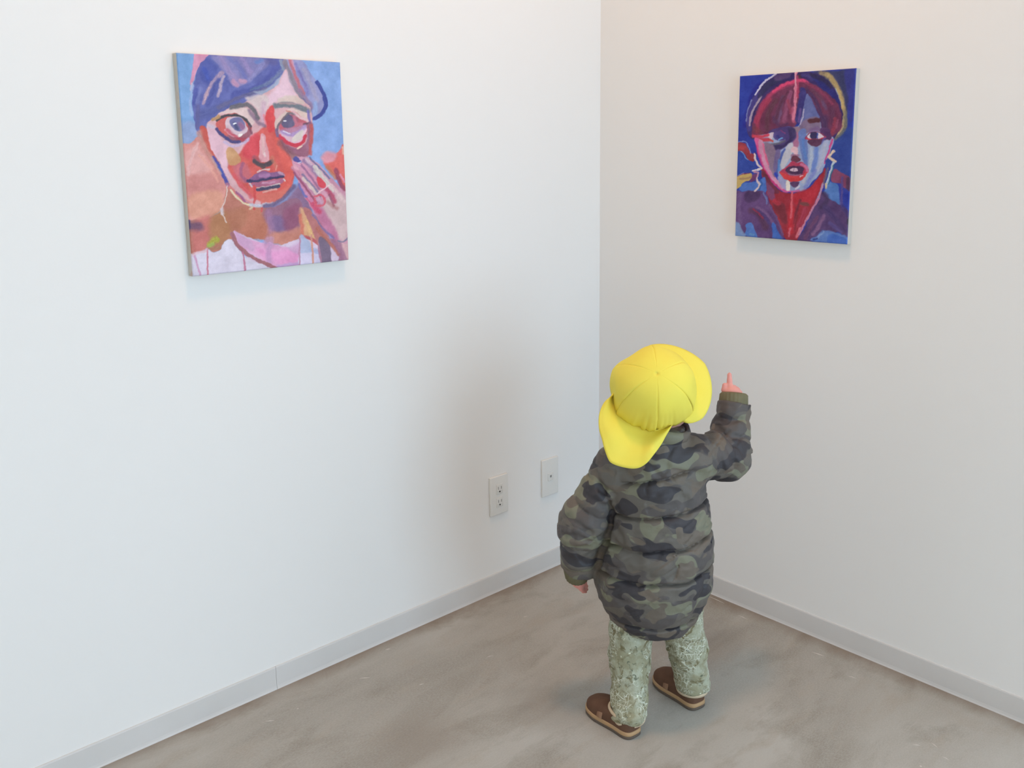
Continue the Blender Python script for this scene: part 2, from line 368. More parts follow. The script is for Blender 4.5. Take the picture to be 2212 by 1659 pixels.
P, S, T = 'p', 's', 't'
WOMAN = [
 (P,(140,172,226),4,1,[(60,40),(1300,60),(1320,1650),(120,1650)]),
 (P,(126,166,214),40,.9,[(90,60),(300,70),(240,560),(260,680),(130,740)]),
 (P,(150,165,205),40,.8,[(130,560),(240,560),(260,680),(150,730)]),
 # peach cloud and torso
 (P,(218,148,140),8,1,[(110,735),(190,690),(245,650),(310,690),(370,800),(440,940),(432,1080),(405,1140),(340,1180),(290,1205),(180,1225),(120,1100)]),
 (P,(226,170,166),40,.8,[(150,760),(240,720),(300,800),(330,880),(190,900)]),
 (P,(205,135,130),50,.7,[(170,930),(300,900),(420,960),(400,1010),(190,1030)]),
 (P,(222,160,132),40,.7,[(180,1050),(380,1010),(410,1120),(290,1195),(190,1190)]),
 (S,(228,182,180),22,.8,[(240,690),(190,820),(175,900)],.6),
 (S,(230,165,150),18,.7,[(250,770),(330,860),(380,950)],.7),
 (P,(188,120,104),8,1,[(175,1225),(290,1205),(340,1180),(405,1140),(445,960),(520,1040),(620,1110),(760,1120),(900,1060),(960,1150),(1000,1400),(930,1370),(800,1370),(690,1340),(560,1325),(480,1285),(470,1345),(430,1345),(395,1402),(345,1425),(300,1400),(205,1450),(190,1400)]),
 (P,(205,115,110),40,.8,[(215,1230),(330,1190),(300,1390),(215,1430)]),
 (P,(178,125,80),50,.75,[(330,1190),(430,1150),(470,1290),(400,1380),(330,1330)]),
 (P,(196,120,92),40,.6,[(440,1180),(640,1120),(720,1280),(640,1340),(500,1270)]),
 (P,(172,112,84),40,.6,[(440,1150),(560,1130),(560,1240),(480,1280)]),
 (S,(92,66,100),60,.75,[(190,1250),(250,1250)],.7),
 (S,(80,70,115),16,.9,[(181,1215),(186,1270)],.4),
 (T,(172,172,60),42,.9,[(310,1385),(350,1350),(385,1335)],.5),
 (S,(160,186,95),26,.8,[(318,1388),(345,1375)],.7),
 (S,(170,120,90),16,.8,[(320,1405),(390,1395)],.6),
 # neck shadows
 (P,(140,98,130),40,.85,[(700,1130),(830,1080),(930,960),(1000,1050),(1000,1200),(900,1290),(760,1280),(690,1190)]),
 (P,(122,100,150),30,.7,[(720,1190),(800,1180),(850,1230),(840,1290),(740,1280)]),
 (P,(150,85,115),40,.8,[(820,1150),(930,1100),(920,1250),(840,1290)]),
 (S,(175,128,165),44,.6,[(720,1160),(735,1290),(720,1350)],.7),
 (P,(204,136,120),30,.85,[(740,1300),(860,1280),(930,1260),(940,1380),(860,1395),(760,1370),(700,1350)]),
 (P,(222,170,130),24,.95,[(930,1130),(970,1150),(1010,1220),(1040,1260),(1055,1330),(1000,1320),(940,1300)]),
 (S,(226,182,128),40,.9,[(985,1220),(1010,1290),(1045,1345)],.4),
 (S,(210,110,95),24,.8,[(930,1180),(945,1270),(935,1370)],.6),
 (P,(196,96,104),10,.95,[(935,1310),(1000,1320),(1045,1350),(1050,1400),(1010,1390),(960,1350)]),
 (P,(186,118,118),10,1,[(955,1120),(1060,1200),(1130,1330),(1160,1440),(1060,1440),(1040,1350),(1000,1250)]),
 # shirt and white ground
 (P,(219,200,222),4,1,[(470,1290),(760,1380),(960,1330),(1080,1420),(1090,1520),(700,1560),(560,1440)]),
 (P,(219,211,228),6,1,[(195,1450),(215,1440),(300,1408),(350,1426),(396,1402),(430,1350),(470,1338),(520,1405),(600,1480),(740,1535),(730,1600),(150,1620)]),
 (P,(226,168,206),10,1,[(482,1285),(560,1328),(690,1362),(730,1352),(760,1372),(860,1395),(930,1362),(970,1420),(1000,1510),(780,1536),(650,1462),(540,1390)]),
 (P,(236,160,208),40,.85,[(640,1400),(760,1420),(930,1400),(930,1490),(800,1505),(690,1460)]),
 (P,(205,172,205),24,.7,[(850,1400),(930,1360),(930,1440)]),
 (P,(200,160,195),24,.7,[(490,1290),(600,1345),(620,1420),(530,1370)]),
 (S,(192,150,190),36,.7,[(700,1360),(735,1340),(720,1420),(722,1490)],.6),
 (S,(190,165,215),20,.7,[(780,1520),(930,1500)],.8),
 (P,(214,206,232),8,1,[(935,1430),(1000,1415),(1070,1440),(1085,1505),(930,1512)]),
 (P,(176,186,216),12,.95,[(930,1315),(950,1310),(990,1350),(1010,1400),(1000,1425),(935,1425)]),
 (S,(165,175,215),30,.8,[(1010,1412),(1060,1425)],.5),
 (S,(165,104,112),26,1,[(470,1300),(500,1360),(560,1425),(650,1480),(780,1540)],.15),
 (S,(190,135,165),12,.9,[(930,1330),(928,1420),(930,1510)],.5),
 (S,(214,150,130),12,.95,[(1008,1310),(1012,1400),(1022,1505)],.4),
 (S,(205,120,140),11,.95,[(308,1405),(310,1500),(312,1590)],.4),
 (S,(206,150,185),13,.85,[(222,1445),(240,1520),(266,1590)],.5),
 (S,(190,110,140),11,.9,[(545,1425),(556,1480),(562,1560)],.4),
 (S,(226,190,200),20,.8,[(215,1440),(300,1410)],.6),
 # right hand lower forearm zone
 (P,(178,130,155),10,1,[(1060,1330),(1180,1340),(1275,1340),(1275,1500),(1085,1510)]),
 (P,(118,100,125),8,1,[(1055,1330),(1090,1320),(1130,1380),(1145,1495),(1090,1505),(1070,1420)]),
 (P,(215,200,222),8,.9,[(1135,1395),(1160,1410),(1195,1480),(1150,1492)]),
 (S,(186,110,95),24,.85,[(1045,1270),(1120,1350),(1190,1440)],.5),
 (S,(160,110,140),30,.7,[(1160,1350),(1200,1430),(1215,1490)],.5),
 (P,(222,178,182),16,.9,[(1215,1360),(1270,1340),(1275,1480),(1250,1470)]),
 # head: hair
 (P,(96,102,170),6,1,[(318,80),(262,140),(225,240),(206,350),(205,450),(222,560),(245,620),(300,600),(345,520),(400,485),(480,440),(600,410),(720,350),(800,240),(850,160),(860,120),(600,90)]),
 (P,(150,152,198),10,1,[(820,120),(945,125),(990,190),(1050,280),(1085,360),(1095,420),(1080,480),(1030,525),(1000,440),(960,380),(900,330),(870,230)]),
 (P,(215,150,180),5,1,[(225,80),(318,82),(260,150),(222,240),(205,290),(190,285),(205,180)]),
 (S,(205,190,210),16,.85,[(205,290),(196,330)],.6),
 (S,(160,180,220),16,.8,[(212,300),(190,400),(200,500)],.7),
 (P,(72,82,160),30,.7,[(290,120),(350,150),(370,210),(300,290),(250,230)]),
 (S,(66,84,178),34,.7,[(285,190),(310,250)],.6),
 (P,(138,132,182),20,.85,[(345,95),(560,100),(700,120),(720,160),(620,240),(560,290),(480,300),(430,220),(370,150)]),
 (S,(160,140,186),40,.7,[(400,110),(450,200),(520,280)],.6),
 (S,(112,118,180),22,.7,[(450,110),(520,180),(570,260)],.7),
 (S,(160,140,190),34,.7,[(540,110),(580,180),(610,220)],.7),
 (S,(110,112,178),16,.7,[(500,130),(560,230),(570,280)],.7),
 (S,(96,130,195),30,.7,[(640,140),(670,130)],.7),
 (S,(140,138,190),30,.8,[(680,150),(640,210),(590,260)],.6),
 (S,(200,150,180),34,.85,[(480,270),(500,295)],.5),
 (S,(198,150,178),30,.85,[(530,265),(560,270)],.5),
 (S,(176,150,176),26,.9,[(405,210),(340,280),(300,360),(278,420)],.4),
 (S,(208,172,180),10,.8,[(320,310),(285,400)],.6),
 (S,(190,170,190),24,.9,[(412,240),(395,300),(378,370)],.4),
 (S,(78,84,155),34,.8,[(380,260),(350,330),(310,430)],.5),
 (P,(78,84,158),24,.8,[(480,340),(600,310),(700,240),(760,150),(800,150),(810,220),(700,320),(580,370),(470,420)]),
 (S,(84,90,150),60,.7,[(260,500),(340,470),(440,430)],.6),
 (S,(72,80,160),24,.7,[(230,330),(215,420)],.6),
 (S,(124,132,186),20,.6,[(260,320),(235,420)],.7),
 (S,(98,92,140),26,.6,[(240,440),(240,580)],.7),
 (S,(104,100,140),26,.85,[(380,450),(500,390),(620,350),(700,320)],.5),
 (S,(100,120,150),18,.7,[(600,330),(700,290),(790,220)],.6),
 (P,(162,172,196),16,.9,[(620,345),(700,320),(800,235),(840,185),(830,240),(770,300),(690,360)]),
 (S,(120,130,170),30,.7,[(700,290),(770,240),(810,190)],.7),
 (S,(150,160,175),20,.8,[(800,130),(820,190)],.5),
 (S,(92,86,140),40,.6,[(720,130),(760,140)],.7),
 (S,(138,126,138),34,.9,[(828,140),(870,240),(915,340),(970,440)],.3),
 (S,(195,110,122),26,.9,[(868,130),(890,200),(930,300),(960,350)],.4),
 (S,(215,165,190),14,.8,[(880,130),(900,180)],.6),
 (S,(132,130,190),22,.8,[(900,150),(950,260),(985,360)],.5),
 (S,(120,110,170),14,.7,[(930,200),(970,300)],.6),
 (S,(176,165,190),30,.6,[(960,190),(1010,300),(1050,400)],.7),
 (S,(150,120,150),30,.8,[(930,330),(980,400),(1005,450)],.5),
 (S,(100,90,140),24,.7,[(950,400),(1000,460),(1000,540)],.6),
 (S,(150,180,225),30,.7,[(1035,420),(1040,500)],.7),
 (S,(62,72,150),26,1,[(1048,275),(1090,350),(1106,430),(1080,490),(1030,520)],.2),
 # face
 (P,(218,172,178),8,1,[(300,575),(335,530),(400,480),(480,440),(590,400),(690,350),(780,290),(835,185),(870,290),(930,380),(1005,450),(1020,600),(1005,740),(960,790),(890,830),(885,960),(830,1050),(740,1105),(640,1110),(540,1050),(460,975),(390,860),(330,740)]),
 (P,(232,200,216),30,.9,[(690,400),(780,300),(835,195),(880,310),(905,370),(820,390),(740,430)]),
 (P,(222,205,205),24,.9,[(560,385),(690,360),(720,420),(680,500),(630,440)]),
 (P,(212,196,184),20,.8,[(800,380),(900,370),(960,420),(860,415),(790,420)]),
 (S,(206,170,190),34,.8,[(690,420),(680,500),(690,560)],.7),
 # white cheek strip and left contour
 (P,(228,186,200),10,1,[(300,575),(345,565),(400,660),(470,720),(440,830),(470,920),(440,920),(390,820),(330,720)]),
 (P,(196,84,72),8,1,[(250,590),(300,590),(330,720),(385,830),(350,800),(300,720)]),
 (S,(196,140,130),34,.8,[(250,620),(300,740),(370,850)],.5),
 (S,(74,74,160),24,1,[(345,790),(390,860),(425,930),(445,975)],.3),
 (S,(60,90,180),12,.8,[(385,850),(410,900)],.6),
 (S,(205,160,150),14,.8,[(335,790),(400,900)],.6),
 # red face mass
 (P,(212,92,86),16,1,[(650,610),(700,560),(740,440),(765,540),(790,640),(850,740),(890,850),(885,960),(830,1050),(720,1095),(620,1060),(540,1000),(470,910),(450,830),(540,740),(600,660)]),
 (P,(226,100,90),24,.8,[(760,660),(800,680),(880,850),(870,980),(800,1010),(830,900),(800,800)]),
 (P,(220,122,108),30,.8,[(640,1040),(800,1010),(860,980),(800,1070),(700,1095)]),
 (P,(216,70,84),24,.8,[(600,640),(660,640),(650,760),(600,800),(540,760)]),
 (P,(200,120,140),30,.6,[(480,830),(560,830),(600,900),(560,960),(500,920)]),
 (P,(200,150,104),12,.95,[(435,740),(465,715),(530,790),(510,830),(450,830)]),
 (S,(150,85,125),22,.7,[(545,830),(530,890),(570,950)],.6),
 (S,(215,90,100),24,.8,[(480,900),(540,980),(600,1050)],.6),
 (S,(222,130,130),24,.7,[(440,970),(520,1050),(600,1090)],.6),
 (P,(220,76,80),10,1,[(700,500),(725,450),(752,440),(755,500),(770,580),(730,620),(705,580)]),
 (S,(234,120,130),14,.7,[(690,500),(700,570)],.7),
 # left eye
 (P,(224,198,196),14,1,[(380,490),(450,460),(530,440),(590,470),(620,540),(600,570),(540,520),(440,490)]),
 (S,(104,100,108),30,.95,[(470,448),(560,430),(615,455),(645,520)],.4),
 (S,(124,100,126),24,.7,[(590,470),(640,540),(690,575)],.6),
 (P,(206,96,92),10,1,[(360,560),(420,500),(510,492),(600,570),(600,620),(560,670),(500,680),(420,640)]),
 (P,(150,98,118),12,.8,[(440,640),(590,600),(580,670),(500,690)]),
 (P,(214,190,200),8,1,[(425,540),(460,512),(530,515),(575,575),(570,615),(510,635),(440,600)]),
 (P,(112,110,158),8,1,[(455,540),(490,515),(545,530),(560,575),(540,605),(490,600)]),
 (S,(160,104,140),34,.8,[(525,560),(545,585)],.6),
 (S,(66,70,110),20,.8,[(490,555),(505,590)],.7),
 (P,(240,240,245),4,1,[(480,556),(502,548),(500,560),(485,566)]),
 (S,(70,66,74),16,1,[(365,540),(410,510),(480,500),(550,520),(600,575)],.3),
 (S,(120,70,90),18,.8,[(590,575),(605,620)],.6),
 (S,(228,180,190),16,.9,[(430,600),(480,640),(520,640)],.4),
 (P,(244,236,230),4,1,[(515,630),(540,625),(540,640),(518,645)]),
 (S,(190,50,70),22,.6,[(440,600),(520,660),(580,660)],.6),
 (S,(74,66,122),22,1,[(370,595),(420,650),(480,680),(520,685)],.3),
 (S,(200,180,212),20,.9,[(420,680),(480,710),(550,690),(580,660)],.5),
 (S,(184,140,90),24,.9,[(345,530),(380,510)],.5),
 (S,(204,190,206),24,.8,[(310,570),(345,580)],.6),
 # right eye
 (P,(222,196,188),12,1,[(770,600),(760,550),(800,500),(870,455),(960,470),(985,500),(960,550),(880,500),(820,540)]),
 (S,(110,120,130),34,.95,[(765,438),(830,428),(910,440),(990,470)],.4),
 (S,(190,150,150),12,.7,[(800,420),(900,425)],.7),
 (P,(196,100,116),12,1,[(790,560),(850,490),(930,520),(985,570),(960,650),(880,680),(810,640)]),
 (P,(184,140,170),16,.8,[(800,600),(960,570),(930,640),(860,660),(810,630)]),
 (P,(100,92,124),8,1,[(808,550),(845,492),(880,510),(895,560),(860,585),(820,580)]),
 (S,(130,84,110),30,.6,[(880,500),(905,530)],.7),
 (S,(200,120,140),24,.8,[(895,510),(905,555),(940,560)],.6),
 (P,(244,240,245),3,1,[(820,535),(838,532),(842,540),(824,541)]),
 (S,(110,100,110),14,.9,[(775,600),(800,550),(850,485),(900,490)],.4),
 (S,(200,120,110),10,.8,[(840,470),(900,480),(940,510)],.6),
 (S,(230,190,200),16,.8,[(880,470),(950,520),(990,540)],.6),
 (S,(120,110,180),18,.9,[(990,470),(1000,550)],.6),
 (S,(100,70,90),16,.9,[(960,565),(1000,555)],.5),
 (P,(226,190,204),8,1,[(795,610),(820,625),(880,640),(970,580),(968,640),(930,700),(870,690),(820,660)]),
 (S,(176,150,200),26,.9,[(810,615),(860,632),(930,610),(965,580)],.5),
 (P,(218,208,200),12,.9,[(880,650),(950,600),(945,650),(890,685)]),
 (S,(222,215,235),10,.9,[(820,610),(860,622)],.5),
 (S,(206,56,80),22,1,[(790,640),(840,680),(900,705),(950,680),(970,640)],.3),
 (P,(150,92,118),16,.9,[(780,630),(830,690),(900,720),(975,680),(985,560),(1020,560),(1005,740),(950,790),(890,770),(830,740)]),
 (S,(206,60,80),18,.9,[(800,660),(850,695),(910,708),(955,680)],.4),
 (S,(200,90,86),24,.8,[(1008,570),(1010,650),(1000,760)],.5),
 (S,(130,84,92),40,.7,[(800,690),(850,740),(890,780)],.6),
 (P,(240,205,190),5,1,[(912,722),(945,705),(948,715),(922,730)]),
 (S,(120,100,140),20,.9,[(770,600),(780,640)],.5),
 # nose
 (P,(222,160,168),8,1,[(665,640),(690,625),(710,700),(725,780),(715,815),(685,820),(655,790)]),
 (S,(226,184,184),22,.8,[(680,650),(688,760)],.5),
 (S,(236,214,214),14,.8,[(692,760),(695,775)],.7),
 (S,(150,80,96),34,.7,[(620,790),(650,810)],.7),
 (S,(80,66,74),30,1,[(625,815),(660,835),(700,840),(740,815)],.4),
 (S,(90,70,70),20,.8,[(670,845),(690,860)],.6),
 (S,(200,120,100),26,.7,[(740,790),(770,850)],.7),
 (S,(226,150,140),10,.8,[(775,840),(770,870)],.6),
 # mouth
 (S,(220,196,196),12,.9,[(645,885),(680,870),(720,870)],.4),
 (P,(140,92,138),8,1,[(570,950),(620,905),(680,880),(720,885),(780,885),(830,900),(780,925),(700,935),(620,955)]),
 (S,(182,130,176),24,.85,[(660,910),(720,905)],.6),
 (S,(196,160,180),16,.8,[(790,890),(825,905)],.6),
 (S,(62,54,96),18,1,[(575,945),(640,945),(720,930),(820,915)],.3),
 (P,(176,104,134),8,1,[(590,965),(700,945),(820,930),(800,965),(720,985),(620,985)]),
 (S,(206,160,186),12,.8,[(680,960),(760,955)],.7),
 (S,(214,200,205),10,.9,[(590,960),(605,985)],.5),
 (S,(214,204,196),10,.9,[(640,995),(720,985),(795,965)],.4),
 (S,(70,66,96),20,1,[(640,1005),(720,995),(790,980)],.3),
 (S,(220,190,180),12,.7,[(680,1020),(770,1000)],.6),
 (S,(206,70,70),16,.8,[(620,980),(625,1060),(620,1130)],.4),
 (S,(206,80,84),12,.8,[(675,1095),(672,1150)],.4),
 (S,(226,222,220),10,.9,[(820,935),(828,945)],.6),
 # chin contour
 (S,(230,214,180),14,.95,[(465,1010),(510,1060),(560,1095),(600,1105)],.3),
 (S,(150,80,130),14,.8,[(500,1020),(560,1080)],.5),
 (S,(200,200,214),22,.85,[(600,1105),(660,1110),(740,1100)],.5),
 (S,(108,92,130),26,.9,[(690,1115),(760,1100),(830,1050),(890,980)],.5),
 (S,(225,205,200),9,.85,[(440,980),(432,1060),(405,1140),(420,1190),(435,1225)],.4),
 (S,(214,200,208),22,.8,[(405,1135),(412,1165)],.6),
 (S,(225,210,175),14,.8,[(595,1130),(610,1120)],.6),
 # hand
 (P,(206,150,172),8,1,[(880,830),(900,790),(950,780),(1000,790),(1060,830),(1120,900),(1200,980),(1255,1050),(1262,1340),(1210,1360),(1130,1290),(1050,1190),(990,1100),(930,980)]),
 (P,(212,186,186),40,.9,[(1080,1100),(1180,1040),(1250,1080),(1255,1300),(1210,1345),(1130,1230)]),
 (P,(196,120,156),24,.85,[(1010,1110),(1080,1130),(1180,1290),(1180,1350),(1090,1270)]),
 (S,(206,76,110),34,.9,[(990,1060),(1030,1120),(1060,1150)],.5),
 (S,(208,140,176),24,.9,[(930,960),(980,1040),(1010,1080)],.4),
 (S,(110,110,180),16,.9,[(925,970),(955,1030),(975,1050)],.4),
 (S,(176,110,150),34,.8,[(890,860),(960,950),(1040,1030)],.5),
 (S,(210,140,160),30,.9,[(890,850),(950,920),(1010,990)],.5),
 (S,(216,196,190),32,.95,[(960,930),(1020,1000),(1060,1040)],.4),
 (S,(150,72,104),14,.85,[(890,890),(960,980),(1020,1060),(1040,1090)],.4),
 (S,(120,110,150),14,.8,[(950,900),(1020,980),(1070,1050)],.5),
 (S,(214,150,178),36,.95,[(900,810),(960,860),(1030,950)],.4),
 (S,(150,100,140),14,.8,[(940,840),(1000,910),(1060,1000)],.5),
 (P,(92,88,160),6,1,[(886,800),(895,780),(925,795),(945,820),(925,825)]),
 (S,(220,210,226),10,.9,[(920,825),(938,818)],.6),
 (S,(226,170,186),22,.9,[(892,845),(915,865)],.5),
 (S,(150,120,160),30,.9,[(960,810),(1010,850),(1060,920)],.5),
 (S,(214,184,200),24,.9,[(975,800),(1005,830)],.5),
 (S,(214,206,200),34,.95,[(1030,850),(1090,930),(1150,1010)],.4),
 (S,(110,110,150),12,.9,[(995,785),(1060,850),(1130,930)],.4),
 (P,(210,70,84),8,1,[(1050,920),(1075,925),(1105,970),(1095,990),(1065,985),(1050,960)]),
 (S,(180,70,100),30,.85,[(1110,1000),(1150,1050),(1165,1080)],.5),
 (S,(214,90,110),16,.9,[(1030,1050),(1080,1040),(1100,1080),(1080,1110),(1040,1110),(1035,1070)],.4),
 (S,(204,160,186),24,.9,[(1055,1070),(1075,1095)],.6),
 (S,(240,200,208),10,.9,[(1050,1030),(1090,1000),(1140,970)],.5),
 (S,(224,196,196),26,.8,[(1150,980),(1190,1030),(1240,1090)],.5),
 (S,(150,84,110),16,.8,[(1130,1040),(1160,1110)],.5),
 (S,(130,110,160),14,.85,[(1020,1170),(1080,1260),(1160,1330)],.5),
 (S,(120,120,150),10,.85,[(1190,1350),(1225,1355),(1255,1330)],.5),
 (S,(170,110,110),24,.6,[(1120,1090),(1180,1130)],.7),
 # red cloud on the right
 (P,(222,104,98),14,1,[(1085,800),(1120,760),(1180,760),(1225,700),(1245,760),(1245,1010),(1180,930),(1120,860)]),
 (P,(226,160,176),24,.9,[(1070,790),(1110,745),(1180,760),(1160,810),(1100,820)]),
 (S,(196,120,90),30,.8,[(1120,850),(1170,920)],.6),
 (S,(150,70,96),28,.9,[(1175,870),(1195,940),(1230,1000)],.4),
 (S,(226,150,180),14,.9,[(1205,900),(1235,950)],.5),
 (S,(230,190,170),14,.8,[(1222,720),(1228,760)],.6),
]
